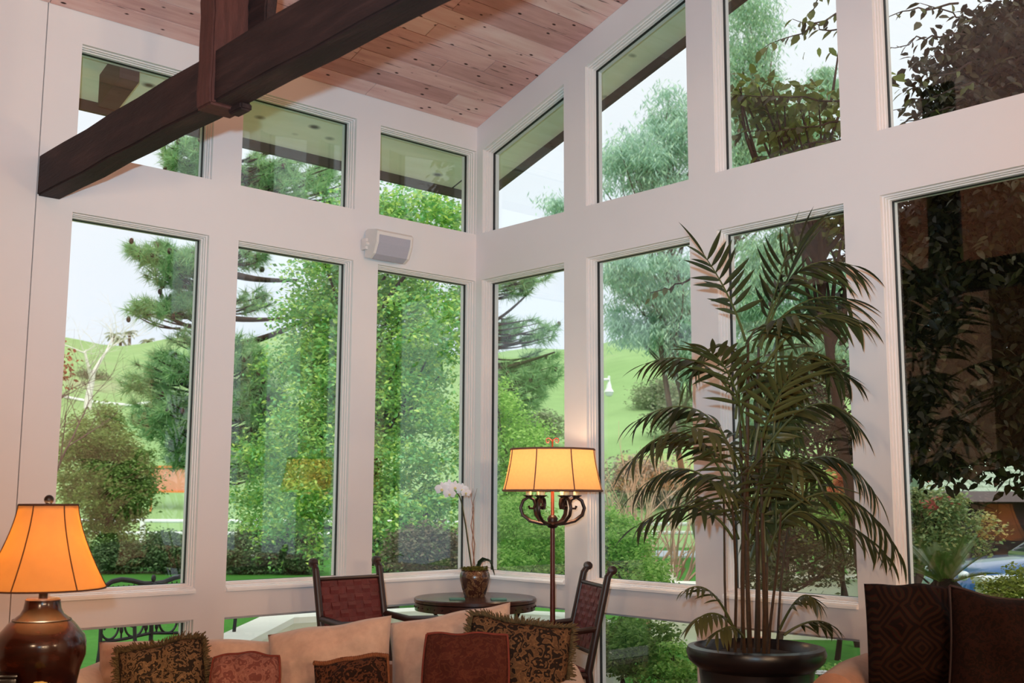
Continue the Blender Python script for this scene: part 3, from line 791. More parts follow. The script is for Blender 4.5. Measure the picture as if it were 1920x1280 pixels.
def potmat():
    n = NT('painted_pot'); v = n.coords('Object'); vo = n.noise(13, 3, vec=v)
    vo.inputs['Distortion'].default_value = 2.2
    r = n.ramp([(0.46, srgb(64, 36, 26)), (0.52, srgb(132, 98, 66)), (0.57, srgb(70, 40, 28)), (0.66, srgb(120, 84, 54))]); n.l(vo.outputs[0], r.inputs[0])
    n.bsdf(r.outputs[0], 0.25, 0.5, bump=vo.outputs[0], bstr=0.1); return n.m
M['pot'] = potmat()
op = spot(890, 1113, 7.16); pk = 7.16/FPX
orc = thing('potted_orchid', 'white orchid in a brown painted pot on the round table', 'plant', (op.x, op.y, TT))
hp = 49*pk
prof = [(0, 0), (19*pk, 0), (20*pk, 0.006), (24*pk, hp*0.3), (28*pk, hp*0.62), (28.5*pk, hp*0.75), (27*pk, hp*0.88), (25*pk, hp*0.95), (26.5*pk, hp), (24*pk, hp), (23*pk, hp*0.94), (0, hp*0.92)]
mb = MB(); mb.lathe(prof, 36, cap=False); mb.build('pot', M['pot'], orc, True)
M['moss'] = leafmat('moss', [srgb(60, 62, 22), srgb(112, 104, 44), srgb(88, 80, 36)], 0.9, 0.1, 0.1)
mb = MB(); r_ = random.Random(5)
for k in range(160):
    a = r_.uniform(0, 6.28); rr_ = 23*pk*math.sqrt(r_.random()); x, y = rr_*math.cos(a), rr_*math.sin(a); z = hp*0.93
    mb.tube([(x, y, z), (x+r_.uniform(-.02, .02), y+r_.uniform(-.02, .02), z+r_.uniform(.01, .035)), (x+r_.uniform(-.04, .04), y+r_.uniform(-.04, .04), z+r_.uniform(.0, .03))], [0.004, 0.003, 0.001], 4)
o = mb.build('moss', M['moss'], orc); o['kind'] = 'stuff'
M['stem'] = plain('orchid_stem', srgb(62, 64, 34), 0.2, 20, 0.5)
M['twig'] = plain('curly_twig', srgb(150, 104, 84), 0.2, 20, 0.7)
def rel(u, v, d=7.3): return spot(u, v, d)-Vector((op.x, op.y, TT))
mb = MB(); mb.tube([rel(884, 1062), rel(880, 1035), rel(873, 985), rel(866, 945), rel(862, 931), rel(857, 924), rel(850, 919), rel(838, 916)], [0.005, 0.005, 0.0045, 0.004, 0.004, 0.0035, 0.003, 0.002], 6); mb.build('flower_stem', M['stem'], orc, True)
for off in (0, 5):
    mb = MB(); mb.tube([rel(887+off*0.6, 1060, 7.27), rel(890-off, 1020, 7.27), rel(883+off, 985, 7.27), rel(888-off*0.5, 955, 7.27), rel(884+off, 935, 7.27), rel(887+off*1.5, 915, 7.27)], [0.0035, 0.003, 0.003, 0.0025, 0.002, 0.001], 5); mb.build('curly_twig', M['twig'], orc, True)
M['orchid_leaf'] = plain('orchid_leaf', srgb(52, 66, 42), 0.2, 8, 0.35, 0.5)
def bladeleaf(pts, wid, name, mat, par):
    pts = [Vector(p) for p in pts]; n = len(pts); b = MB(); vs = []; fs = []
    view = Vector((FW[0], FW[1], 0.6)).normalized()
    for i, p in enumerate(pts):
        t = (pts[min(i+1, n-1)]-pts[max(0, i-1)]).normalized(); sd = t.cross(Vector((0.4, 0.3, 1))).normalized()
        wv = wid*math.sin(math.pi*(0.12+0.85*i/(n-1)))**0.8
        vs += [p-sd*wv, p-Vector((0, 0, 0.006)), p+sd*wv, p-Vector((0, 0, 0.010))]
    for i in range(n-1):
        a = i*4; c = a+4; fs += [(a, a+1, c+1, c), (a+1, a+2, c+2, c+1), (a, c, c+3, a+3), (a+3, c+3, c+2, a+2)]
    b.add(vs, fs); return b.build(name, mat, par, True)
bladeleaf([rel(896, 1064, 7.28), rel(900, 1053, 7.24), rel(909, 1046, 7.2), rel(918, 1050, 7.16), rel(923, 1062, 7.14), rel(927, 1076, 7.13)], 0.020, 'leaf', M['orchid_leaf'], orc)
bladeleaf([rel(893, 1064, 7.32), rel(897, 1057, 7.36), rel(904, 1051, 7.4), rel(913, 1048, 7.42), rel(922, 1052, 7.44)], 0.018, 'leaf', M['orchid_leaf'], orc)
M['petal'] = plain('white_petal', srgb(240, 238, 240), 0.03, 20, 0.6, 0.3, **{'Subsurface Weight': 0.0})
M['lip'] = plain('pale_yellow_lip', srgb(228, 214, 150), 0.1, 30, 0.6)
def petal_mesh(L, Wd):
    vs = []; fs = []; n = 6
    for i in range(n+1):
        f = i/n; wv = Wd*math.sin(math.pi*min(1, 0.08+0.9*f))**0.7; cz = 0.12*L*math.sin(f*2.2)
        vs += [(f*L, -wv, cz-0.10*wv), (f*L, 0, cz+0.1*wv), (f*L, wv, cz-0.10*wv)]
    for i in range(n):
        a = i*3; fs += [(a, a+3, a+4, a+1), (a+1, a+4, a+5, a+2)]
    b = MB(); b.add(vs, fs); me = b.mesh('petal', M['petal'], 'all'); return me
pmesh = petal_mesh(0.042, 0.022); smesh = petal_mesh(0.040, 0.012)
b = MB(); b.ball((0, 0, 0), (0.009, 0.009, 0.008), 8, 6); lipm = b.mesh('lip', M['lip'], True)
fl_n = 0
for (u, v, d, sc2, yaw_, tl_) in ((829, 916, 7.26, 1.15, -0.2, 0.1), (842, 911, 7.30, 1.1, 0.15, -0.1), (853, 913, 7.27, 1.1, 0.3, 0.0), (866, 917, 7.31, 1.05, 0.5, 0.15), (843, 925, 7.24, 1.0, 0.0, 0.3), (873, 923, 7.28, 0.85, 0.6, 0.2)):
    fr = link('flower', None, orc, rel(u, v, d))
    # flower faces the viewer (local z out)
    zax = (Vector(-FW)+Vector(RR)*yaw_*0.7+Vector(UU)*(-tl_*0.5)).normalized(); xax = Vector((0, 0, 1)).cross(zax).normalized(); yax = zax.cross(xax)
    fr.rotation_mode = 'QUATERNION'; fr.rotation_quaternion = Matrix((xax, yax, zax)).transposed().to_quaternion(); fr.scale = (sc2,)*3
    for a, me in ((8, pmesh), (172, pmesh), (90, smesh), (215, smesh), (325, smesh)):
        link('petal', me, fr, (0, 0, 0.004 if me is pmesh else 0), (0, 0, math.radians(a)))
    link('lip', lipm, fr, (0, -0.006, 0.010))

# --- floor lamp
FD = 6.75; fp = spot(1036, 1000, FD); fk = FD/FPX
fz = lambda v: float(spot(1036, v, FD).z)
flp = thing('floor_lamp', 'lit iron floor lamp with cream panelled shade and scrolled candle arms', 'lamp', (fp.x, fp.y, 0))
M['pole'] = plain('reddish_bronze', srgb(92, 44, 34), 0.25, 12, 0.35, 0.5, 0.4)
mb = MB(); mb.lathe([(0, 0), (0.17, 0), (0.175, 0.012), (0.16, 0.03), (0.06, 0.05), (0.03, 0.09), (0, 0.09)], 32, cap=False); mb.build('base', M['pole'], flp, True)
mb = MB(); mb.lathe([(5.5*fk, 0.05), (5.2*fk, 0.5), (4.6*fk, 0.9), (4.6*fk, fz(990))], 16); mb.build('pole', M['pole'], flp, True)
mb = MB(); mb.lathe([(0, fz(991)), (8*fk, fz(989)), (12*fk, fz(983)), (9*fk, fz(978)), (10*fk, fz(972)), (9*fk, fz(970)), (6*fk, fz(966)), (0, fz(964))], 20, cap=False); mb.build('hub', M['iron'], flp, True)
M['copper'] = plain('copper_tube', srgb(196, 84, 44), 0.12, 12, 0.35, 0.5, 0.3)
mb = MB(); mb.lathe([(3.4*fk, fz(966)), (3.2*fk, fz(900)), (1.5*fk, fz(896)), (1.5*fk, fz(838))], 14); mb.build('centre_tube', M['copper'], flp, True)
M['candle'] = plain('ivory_sleeve', srgb(244, 226, 176), 0.05, 12, 0.5)
for k in range(6):
    a = math.radians(20+60*k); c_, s_ = math.cos(a), math.sin(a)
    R1 = 58*fk
    prof = [(6*fk, 982), (22*fk, 981), (42*fk, 976), (56*fk, 965), (60*fk, 952), (55*fk, 938), (45*fk, 932), (36*fk, 936), (33*fk, 945), (36*fk, 953), (43*fk, 953), (45*fk, 948)]
    mb = MB(); mb.tube([(r*c_, r*s_, fz(v)) for r, v in prof], [0.0125]*6+[0.011, 0.011, 0.010, 0.0095, 0.009, 0.009], 8, flat=0.8); arm = mb.build('scroll_arm', M['iron'], flp, True)
    r = 45*fk
    mb = MB(); mb.lathe([(0, 0), (4*fk, 0.002), (10*fk, 0.012), (10*fk, 0.016), (0, 0.014)], 14, (r*c_, r*s_, fz(933)), cap=False); mb.build('drip_cup', M['iron'], arm, True)
    mb = MB(); mb.lathe([(0.017, 0.014), (0.017, 0.075), (0, 0.075)], 12, (r*c_, r*s_, fz(933))); mb.build('candle_sleeve', M['candle'], arm, True)
zb_, zt = fz(919.5), fz(842)
NP = 8
def shade8(f): return (83+15.5*(1-f)**1.35)*fk
mb = MB(); rows = 8; seg = 8; vs = []; fs = []
off0 = SR-math.pi/2-math.radians(22.5)
ring_n = NP*seg
def s8pt(f, i):
    a = off0+2*math.pi*i/ring_n; loc_ = (i % seg)/seg
    rr_ = shade8(f)*(0.965*(math.cos(math.pi/NP)/math.cos((loc_-.5)*2*math.pi/NP))*0.45+0.55)
    return (rr_*math.cos(a), rr_*math.sin(a), zb_+(zt-zb_)*f)
for k in range(rows+1):
    for i in range(ring_n): vs.append(s8pt(k/rows, i))
for k in range(rows):
    for i in range(ring_n):
        j = (i+1) % ring_n; fs.append((k*ring_n+i, k*ring_n+j, (k+1)*ring_n+j, (k+1)*ring_n+i))
mb.add(vs, fs); shade_o = mb.build('lamp_shade', M['shade_cream'], flp, 'all')
for p_ in range(NP):
    mb = MB(); mb.tube([Vector(s8pt(k/8, p_*seg))*1.0 for k in range(9)], 0.004, 6); mb.build('shade_rib', M['taupe_seam'], flp)
for f in (0.0, 1.0):
    mb = MB(); mb.tube([s8pt(f, i % ring_n) for i in range(ring_n+1)], 0.0065, 6, cap=False); mb.build('shade_rim', M['taupe_seam'], flp)
mb = MB(); 
for k in range(4):
    a = off0+k*math.pi/2; mb.tube([(0, 0, zt-0.01), (shade8(1)*.97*math.cos(a), shade8(1)*.97*math.sin(a), zt-0.003)], 0.002, 5)
mb.build('shade_spider', M['iron'], flp)
mb = MB(); rx = Vector((math.cos(SR), math.sin(SR), 0))
mb.tube([(0, 0, zt-0.01), (0, 0, fz(822))], 0.005, 8)
for s_ in (-1, 1):
    pts = []
    for (du, v) in ((0, 826), (3, 822), (7, 819.5), (11, 821), (12, 825), (10, 828.5), (7, 828), (6.5, 825.5), (8, 824.5)): pts.append(rx*(s_*du*fk)+Vector((0, 0, fz(v))))
    mb.tube(pts, 0.0042, 7)
mb.build('finial', M['copper'], flp, True)
bulb(flp, (0, 0, zb_+(zt-zb_)*0.5), 8.5, (1.0, 0.68, 0.40), 0.05)

# --- speaker on the wall
M['speaker'] = plain('white_plastic', srgb(222, 214, 208), 0.03, 10, 0.5)
M['grille'] = plain('grey_grille', srgb(178, 174, 184), 0.05, 200, 0.8, bstr=0.5, bscale=700)
sp_ = thing('wall_speaker', 'white box loudspeaker with grey grille tilted down on the wall beam', 'speaker', (-0.84, -0.003, 3.09))
# cross-section in (y,z), extruded along x
def prism(prof, x0, x1, inset_=0.0):
    n = len(prof); b = MB(); b.add([(x0, y, z) for y, z in prof]+[(x1, y, z) for y, z in prof], [list(range(n)), list(range(n, 2*n))[::-1]]+[(i, (i+1) % n, n+(i+1) % n, n+i) for i in range(n)]); return b
prof = [(-0.035, -0.10), (-0.085, -0.115), (-0.205, -0.055), (-0.225, 0.045), (-0.205, 0.066), (-0.055, 0.085), (-0.035, 0.06)]
prof = [(y*0.72, z) for y, z in prof]
prof2 = [(-0.02, -0.105), (-0.075, -0.118), (-0.118, -0.092), (-0.150, -0.02), (-0.158, 0.052), (-0.146, 0.066), (-0.05, 0.082), (-0.025, 0.07)]
b = prism(prof2, -0.145, 0.145); o = b.build('cabinet', M['speaker'], sp_)
gp = [(-0.078, -0.1205), (-0.1205, -0.094), (-0.1535, -0.02), (-0.161, 0.030), (-0.155, 0.030), (-0.147, -0.02), (-0.115, -0.09), (-0.075, -0.115)]
prism(gp, -0.125, 0.125).build('grille', M['grille'], sp_)
mb = MB(); mb.obox((-0.155, -0.03, -0.02), (0.02, 0.055, 0.075), (0, 0, 0), 0.004); mb.tube([(-0.17, -0.055, -0.02), (-0.14, -0.055, -0.02)], 0.016, 12); mb.build('bracket', M['speaker'], sp_, True)

# --- potted palm
M['urn'] = plain('dark_glazed_pot', srgb(22, 19, 21), 0.2, 6, 0.3, 0.45)
M['soil'] = plain('potting_soil', srgb(40, 28, 22), 0.4, 40, 0.95)
PD = 5.35; pp = spot(1417, 1212, PD); pk2 = PD/FPX
palm = thing('potted_palm', 'tall potted palm with arching fronds in a dark round pot by the windows', 'plant', (pp.x, pp.y, 0))
ZR = pp.z
prof = [(0, 0.0), (0.21, 0.0), (0.225, 0.03), (0.24, ZR-0.30), (0.262, ZR-0.22), (0.275, ZR-0.20), (0.262, ZR-0.175), (0.27, ZR-0.10), (0.29, ZR-0.085), (0.318, ZR-0.06), (0.328, ZR-0.025), (0.32, ZR), (0.29, ZR+0.006), (0.272, ZR-0.015), (0.265, ZR-0.05)]
mb = MB(); mb.lathe(prof, 48, cap=False); mb.build('pot', M['urn'], palm, True)
mb = MB(); mb.lathe([(0, ZR-0.035), (0.12, ZR-0.02), (0.268, ZR-0.045), (0.25, ZR-0.09), (0, ZR-0.09)], 32, cap=False); mb.build('soil', M['soil'], palm, True)
M['cane'] = plain('palm_cane', srgb(66, 46, 28), 0.3, 20, 0.5, 0.4, stretch=(1, 1, 3))
M['rachis'] = plain('palm_rachis', srgb(74, 78, 36), 0.2, 20, 0.5, 0.4)
def palmleaf():
    n = NT('palm_leaflet'); oi = n.n('ObjectInfo')
    r = n.ramp([(0, srgb(38, 42, 20)), (0.5, srgb(54, 58, 28)), (1, srgb(84, 84, 44))]); n.l(oi.outputs['Random'], r.inputs[0])
    v = n.coords('Object', (1, 40, 1)); w = n.noise(3, 2, vec=v)
    b = n.bsdf(r.outputs[0], 0.42, 0.45, bump=w.outputs[0], bstr=0.15, bdist=0.003)
    t = n.n('BsdfTranslucent'); n.l(r.outputs[0], t.inputs[0]); mx = n.n('MixShader'); mx.inputs[0].default_value = 0.18
    n.l(b.outputs[0], mx.inputs[1]); n.l(t.outputs[0], mx.inputs[2]); n.l(mx.outputs[0], n.o.inputs[0]); return n.m
M['leaflet'] = palmleaf()
def leaflet_mesh(droop):
    vs = []; fs = []; n = 7
    for i in range(n+1):
        f = i/n; wv = 0.078*math.sin(math.pi*min(1, 0.05+0.95*f**0.8))**0.9; x = f-0.12*droop*f*f; z = -droop*f*f*0.42
        vs += [(x, -wv, z+wv*0.35), (x, 0, z), (x, wv, z+wv*0.35)]
    for i in range(n):
        a = i*3; fs += [(a, a+3, a+4, a+1), (a+1, a+4, a+5, a+2)]
    b = MB(); b.add(vs, fs); return b.mesh('leaflet', M['leaflet'], 'all')
LM = [leaflet_mesh(d) for d in (0.12, 0.4, 0.75)]
P0 = Vector((pp.x, pp.y, 0))
# canes: (u at pot, u top, v top, dd)
canes = [(1368, 1352, 880, 0.02, 5), (1382, 1372, 940, -0.12, 6), (1395, 1384, 700, 0.06, 7), (1405, 1401, 640, -0.02, 9), (1416, 1424, 650, 0.05, 9), (1428, 1430, 820, -0.1, 7),
         (1436, 1446, 900, 0.1, 7), (1444, 1462, 960, -0.05, 6), (1455, 1484, 930, 0.08, 5), (1392, 1398, 860, -0.14, 7), (1420, 1415, 780, 0.14, 6)]
for (u0, u1, v1, dd, rpx) in canes:
    a = spot(u0, 1208, PD+dd)-P0; c = spot(u1, v1, PD+dd*2)-P0; a.z = ZR-0.03
    mb = MB(); pts = [a.lerp(c, f)+Vector((0.012*math.sin(5*f+u0), 0.012*math.cos(4*f+u0), 0)) for f in (0, .2, .4, .6, .8, 1)]
    r0 = rpx/2*pk2*0.95; mb.tube(pts, [r0*1.15, r0, r0*.95, r0*.9, r0*.8, r0*.55], 8); mb.build('cane', M['cane'], palm, True)
# fronds: base, mid, tip (photo points), depth offsets base/tip, leaflet count per side, leaflet length px, droop class
fr0 = [
 ((1398, 640), (1366, 556), (1320, 478), 0.0, 0.0, 7, 96, 0, 1),
 ((1424, 650), (1468, 545), (1500, 455), 0.0, 0.10, 7, 105, 1, 1),
 ((1426, 655), (1490, 515), (1600, 498), 0.0, -0.15, 8, 98, 2, 1),
 ((1424, 645), (1450, 560), (1475, 470), 0.05, 0.05, 7, 100, 0, 1),
 ((1420, 650), (1500, 570), (1590, 560), 0.1, 0.3, 8, 100, 2, 1),
 ((1430, 690), (1520, 598), (1610, 600), 0.0, 0.1, 8, 85, 2, 1),
 ((1410, 660), (1440, 610), (1500, 590), -0.1, -0.45, 6, 80, 2, 1),
 ((1385, 760), (1310, 680), (1210, 682), 0.0, -0.05, 8, 62, 2, 1),
 ((1384, 880), (1310, 770), (1195, 788), 0.0, -0.1, 8, 70, 2, 1),
 ((1372, 930), (1290, 815), (1185, 862), -0.1, -0.35, 8, 75, 2, 1),
 ((1372, 960), (1290, 880), (1190, 925), 0.0, 0.0, 7, 70, 2, 1),
 ((1375, 1010), (1300, 950), (1195, 985), -0.12, -0.3, 7, 66, 2, 1),
 ((1420, 780), (1500, 690), (1590, 705), 0.05, 0.2, 8, 85, 2, 1),
 ((1430, 850), (1520, 760), (1600, 790), 0.0, -0.2, 8, 85, 2, 1),
 ((1446, 930), (1545, 855), (1640, 925), 0.1, 0.0, 8, 78, 2, 1),
 ((1456, 980), (1570, 925), (1680, 1030), -0.05, -0.3, 9, 85, 2, 1),
 ((1450, 1000), (1560, 975), (1660, 1040), 0.0, 0.1, 7, 74, 2, 1),
 ((1398, 830), (1375, 720), (1330, 660), -0.1, -0.4, 7, 84, 1, 1),
 ((1420, 860), (1450, 760), (1500, 690), -0.1, -0.4, 7, 84, 1, 1),
 ((1400, 900), (1360, 830), (1290, 800), -0.2, -0.6, 7, 80, 2, 1),
 ((1430, 960), (1462, 880), (1500, 870), -0.2, -0.4, 7, 80, 2, 1),
 ((1400, 1010), (1365, 930), (1330, 900), -0.1, -0.5, 6, 76, 2, 1),
 ((1440, 1040), (1490, 960), (1560, 1000), -0.05, -0.1, 7, 76, 2, 1),
 ((1410, 1000), (1425, 900), (1440, 850), -0.1, -0.5, 6, 80, 2, 1),
 ((1400, 960), (1380, 870), (1350, 800), 0.1, 0.4, 6, 80, 2, 0),
 ((1430, 900), (1455, 800), (1480, 760), 0.1, 0.4, 6, 80, 2, 0),
 ((1425, 760), (1435, 700), (1470, 640), 0.1, 0.4, 6, 80, 2, 0),
 ((1460, 1010), (1500, 930), (1560, 900), 0.1, 0.4, 6, 80, 2, 0),
 ((1385, 1010), (1350, 950), (1300, 930), 0.1, 0.4, 6, 76, 2, 0),
 ((1372, 1170), (1330, 1108), (1285, 1106), -0.1, -0.25, 5, 34, 2, 0),
 ((1380, 1180), (1340, 1150), (1300, 1168), -0.2, -0.4, 5, 44, 2, 0),
 ((1462, 1180), (1500, 1120), (1530, 1130), -0.1, -0.2, 4, 44, 2, 0),
 ((1470, 1190), (1520, 1165), (1560, 1172), -0.15, -0.3, 4, 44, 2, 0),
 ((1395, 1195), (1370, 1175), (1340, 1190), -0.25, -0.4, 4, 40, 2, 0),
]
fr = [(B, Mi, T, d0, (max(d1-0.06, -0.08) if T[0] > 1530 else d1), cnt+2, L*1.05, dr, keep) for (B, Mi, T, d0, d1, cnt, L, dr, keep) in fr0]
rq = random.Random(77)
for k in range(20):
    v0 = rq.uniform(720, 1060); u0 = 1412+rq.uniform(-40, 45); a = rq.uniform(0, 6.28); Lh = rq.uniform(70, 150)*(0.7+0.5*(v0-700)/360); Ld = rq.uniform(.2, .55)*math.sin(a)
    if math.cos(a) > -0.3 and Ld < 0: Ld = -Ld*0.6
    um_ = u0+math.cos(a)*Lh*0.6; ut = u0+math.cos(a)*Lh*1.25; rise = rq.uniform(70, 125)
    fr.append(((u0, v0), (um_, v0-rise), (ut, v0-rise*rq.uniform(.3, .9)), 0.0, Ld if Ld < 0.45 else 0.45, 7, rq.uniform(66, 84), 2, 0))
rest_rach = MB(); restV = []; restF = []; n_leaflet = 0
rl = random.Random(21)
for (B, Mi, T, d0, d1, cnt, Lpx, dr, keep) in fr:
    b0 = spot(B[0], B[1], PD+d0)-P0; m0 = spot(Mi[0], Mi[1], PD+(d0+d1)/2)-P0; t0 = spot(T[0], T[1], PD+d1)-P0
    cpt = m0*2-(b0+t0)*0.5
    curve = lambda f: b0*(1-f)**2+cpt*2*f*(1-f)+t0*f*f
    pts = [curve(k/12) for k in range(13)]
    rads = [0.006*(1-k/13)+0.0014 for k in range(13)]
    if keep:
        mb = MB(); mb.tube(pts, rads, 6); fo_ = mb.build('frond', M['rachis'], palm, True)
    else: rest_rach.tube(pts, rads, 5)
    for i in range(cnt*2+1):
        side = -1 if i % 2 else 1
        f = 0.30+0.70*(i//2+ (0.25 if i % 2 else 0))/cnt
        if i == cnt*2: f = 1.0; side = 0
        f = min(f, 1.0)
        p = curve(f); t = (curve(min(1, f+.04))-curve(f-.04)).normalized()
        up_ = Vector((0, 0, 1)); sd = t.cross(up_)
        if sd.length < 0.15: sd = Vector(RR)
        sd.normalize(); nrm = sd.cross(t).normalized()
        # fan of leaflets: steeper near the tip
        aa = math.radians((88-24*f if dr == 0 else 64-30*f)+rl.uniform(-8, 8))
        if side == 0: dv = t
        else: dv = (t*math.cos(aa)+sd*(side*math.sin(aa))+nrm*rl.uniform(0.05, 0.25)+Vector((0, 0, -0.5 if dr == 2 else (-0.1 if dr else 0)))).normalized()
        L = Lpx*pk2*(0.62+0.55*math.sin(math.pi*(0.15+0.75*(f-0.3)/0.7)))*rl.uniform(0.88, 1.1)
        xa = dv; za = (nrm+Vector((rl.uniform(-.15, .15), rl.uniform(-.15, .15), 0))); za = (za-xa*za.dot(xa)).normalized(); ya = za.cross(xa)
        Mx = Matrix((xa, ya, za)).transposed().to_4x4()
        wsc = min(1.25, 0.11/L*1.5) if L > 0.14 else 1.1
        Mx = Matrix.Translation(p) @ Mx @ Matrix.Diagonal((L, L*wsc, L, 1))
        me = LM[min(2, max(0, dr+rl.choice((-1, 0, 0)) if dr else 0))]
        if (P0+p+dv*L).x > -0.04: continue
        if keep and n_leaflet < 300:
            o = link('leaflet', me, fo_); o.matrix_local = Mx; n_leaflet += 1
        else:
            base = len(restV)
            for v in me.vertices: restV.append(tuple(Mx @ v.co))
            for pl in me.polygons: restF.append(tuple(q+base for q in pl.vertices))
o = rest_rach.build('frond_stems', M['rachis'], palm, True); o['kind'] = 'stuff'
mb = MB(); mb.v = restV; mb.f = restF; o = mb.build('leaflets', M['leaflet'], palm, 'all'); o['kind'] = 'stuff'

# --- dark armchair with two pillows by the right windows
AD = 4.42; ac = spot(1812, 1262, AD)
arm_c = thing('armchair', 'tan upholstered armchair in shade under the dark woven pillows', 'armchair', (ac.x, ac.y, 0), SR-0.5)
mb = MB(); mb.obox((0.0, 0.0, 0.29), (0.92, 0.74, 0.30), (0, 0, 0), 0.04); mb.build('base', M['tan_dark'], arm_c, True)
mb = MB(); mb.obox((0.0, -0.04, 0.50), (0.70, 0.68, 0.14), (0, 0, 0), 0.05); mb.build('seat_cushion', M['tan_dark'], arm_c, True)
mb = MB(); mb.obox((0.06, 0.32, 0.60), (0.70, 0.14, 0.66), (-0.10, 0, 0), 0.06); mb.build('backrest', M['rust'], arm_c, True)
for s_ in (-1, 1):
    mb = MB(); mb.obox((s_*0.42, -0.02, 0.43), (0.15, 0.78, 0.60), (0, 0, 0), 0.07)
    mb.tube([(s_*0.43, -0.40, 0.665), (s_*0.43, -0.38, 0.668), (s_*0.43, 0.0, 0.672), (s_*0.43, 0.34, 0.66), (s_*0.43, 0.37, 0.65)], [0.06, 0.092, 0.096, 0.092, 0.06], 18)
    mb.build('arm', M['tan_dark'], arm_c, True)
for sx_ in (-1, 1):
    for yv in (-0.30, 0.28):
        mb = MB(); mb.lathe([(0.02, 0), (0.035, 0.08), (0.035, 0.14)], 12, (sx_*0.38, yv, 0)); mb.build('foot', M['beam'], arm_c, True)
M['darkpipe'] = plain('dark_piping', srgb(50, 38, 40), 0.2, 20, 0.6)
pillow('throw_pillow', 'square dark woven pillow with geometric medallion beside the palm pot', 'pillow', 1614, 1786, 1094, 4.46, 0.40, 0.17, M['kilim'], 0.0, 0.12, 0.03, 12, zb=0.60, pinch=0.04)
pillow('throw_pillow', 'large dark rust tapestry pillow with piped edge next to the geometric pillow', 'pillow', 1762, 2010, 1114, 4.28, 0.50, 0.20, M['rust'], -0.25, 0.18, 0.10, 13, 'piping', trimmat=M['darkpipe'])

#@@OUTDOOR@@
# ------------------------------------------------------------------ OUTDOORS
def sstep(a, b, x):
    t = np.clip((x-a)/(b-a), 0, 1); return t*t*(3-2*t)
def ground(x, y):
    x = np.asarray(x, float); y = np.asarray(y, float)
    s = np.hypot(x+5, y+6); az = np.degrees(np.arctan2(y+6, x+5))
    low = sstep(30.0, 26.5, az)*sstep(10.5, 12.5, s)*(0.36+0.7*sstep(15, 20, s))
    hill = 19.0*np.clip((s-34)/96, 0, 1.0)**0.9*(1+0.045*np.sin(az*0.33+1)+0.02*np.sin(az*1.1))
    hill = np.where(s > 130, hill-(s-130)*0.10, hill)
    return -0.12-low+hill*sstep(18, 32, az)
def gz(p): return float(ground(p[0], p[1]))

def ground_mat():
    n = NT('lawn'); v = n.coords('Object'); a = n.noise(0.6, 4, vec=v); b = n.noise(14, 4, vec=v)
    r = n.ramp([(0.3, srgb(62, 118, 44)), (0.7, srgb(78, 134, 56))]); n.l(a.outputs[0], r.inputs[0])
    r2 = n.ramp([(0.3, (0.78, 0.8, 0.75, 1)), (0.7, (1.1, 1.1, 1.05, 1))]); n.l(b.outputs[0], r2.inputs[0])
    c = n.mix(r.outputs[0], r2.outputs[0], 0.8, 'MULTIPLY'); n.bsdf(c, 0.9, 0.1, bump=b.outputs[0], bstr=0.5, bdist=0.03); return n.m
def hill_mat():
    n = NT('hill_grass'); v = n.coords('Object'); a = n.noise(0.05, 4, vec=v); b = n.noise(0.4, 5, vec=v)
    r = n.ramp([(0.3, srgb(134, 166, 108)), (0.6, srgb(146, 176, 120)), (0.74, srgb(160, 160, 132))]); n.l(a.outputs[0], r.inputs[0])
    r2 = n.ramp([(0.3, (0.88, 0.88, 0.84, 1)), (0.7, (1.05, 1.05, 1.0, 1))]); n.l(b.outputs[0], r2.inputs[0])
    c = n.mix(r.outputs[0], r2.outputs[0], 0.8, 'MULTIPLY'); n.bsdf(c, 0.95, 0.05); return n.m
M['lawn'] = ground_mat(); M['hill'] = hill_mat()
def polar_ground(name, s0, s1, ns, a0, a1, na, mat):
    ss = np.linspace(s0, s1, ns); aa = np.radians(np.linspace(a0, a1, na))
    X = -5+ss[:, None]*np.cos(aa)[None]; Y = -6+ss[:, None]*np.sin(aa)[None]; Z = ground(X, Y)
    V = np.stack([X, Y, Z], -1).reshape(-1, 3)
    i, j = np.meshgrid(np.arange(ns-1), np.arange(na-1), indexing='ij'); b = (i*na+j).ravel()
    F = np.stack([b, b+na, b+na+1, b+1], 1)
    me = fast_mesh(name, V, F, mat); me.polygons.foreach_set('use_smooth', [True]*len(me.polygons))
    o = link(name, me); o['kind'] = 'structure'; return o
polar_ground('lawn_ground', 0.5, 34.2, 70, -40, 140, 181, M['lawn'])
polar_ground('hill', 34, 230, 120, -40, 140, 181, M['hill'])
M['patio'] = plain('patio_stone', srgb(216, 212, 200), 0.08, 5, 0.8)
M['cream'] = plain('cream_stucco', srgb(238, 234, 214), 0.05, 6, 0.8)
M['asphalt'] = plain('road_asphalt', srgb(176, 184, 192), 0.06, 5, 0.9)
M['brickpath'] = plain('red_path', srgb(190, 128, 108), 0.12, 8, 0.9)
mb = MB(); mb.box(-4.6, 1.6, 0.35, 1.75, -0.14, -0.075); struct('patio', mb, M['patio'])
mb = MB(); mb.box(0.4, 1.2, -6, 0.2, -0.3, -0.075); struct('planting_bed', mb, plain('bark_mulch', srgb(96, 72, 58), 0.35, 18, 0.95))
def strip(name, pts, w, mat, th=0.03):
    mb = MB()
    for i in range(len(pts)-1):
        a = Vector((pts[i][0], pts[i][1], 0)); b = Vector((pts[i+1][0], pts[i+1][1], 0)); n = (b-a).normalized().cross(Vector((0, 0, 1)))*(w/2)
        q = [a-n, b-n, b+n, a+n]
        mb.hexa([(p.x, p.y, gz(p)-0.1) for p in q]+[(p.x, p.y, gz(p)+th) for p in q])
    return struct(name, mb, mat)
strip('road', [spot(u, 1000, 31)[:2] for u in (1080, 1160, 1240, 1320, 1400)], 3.2, M['asphalt'])
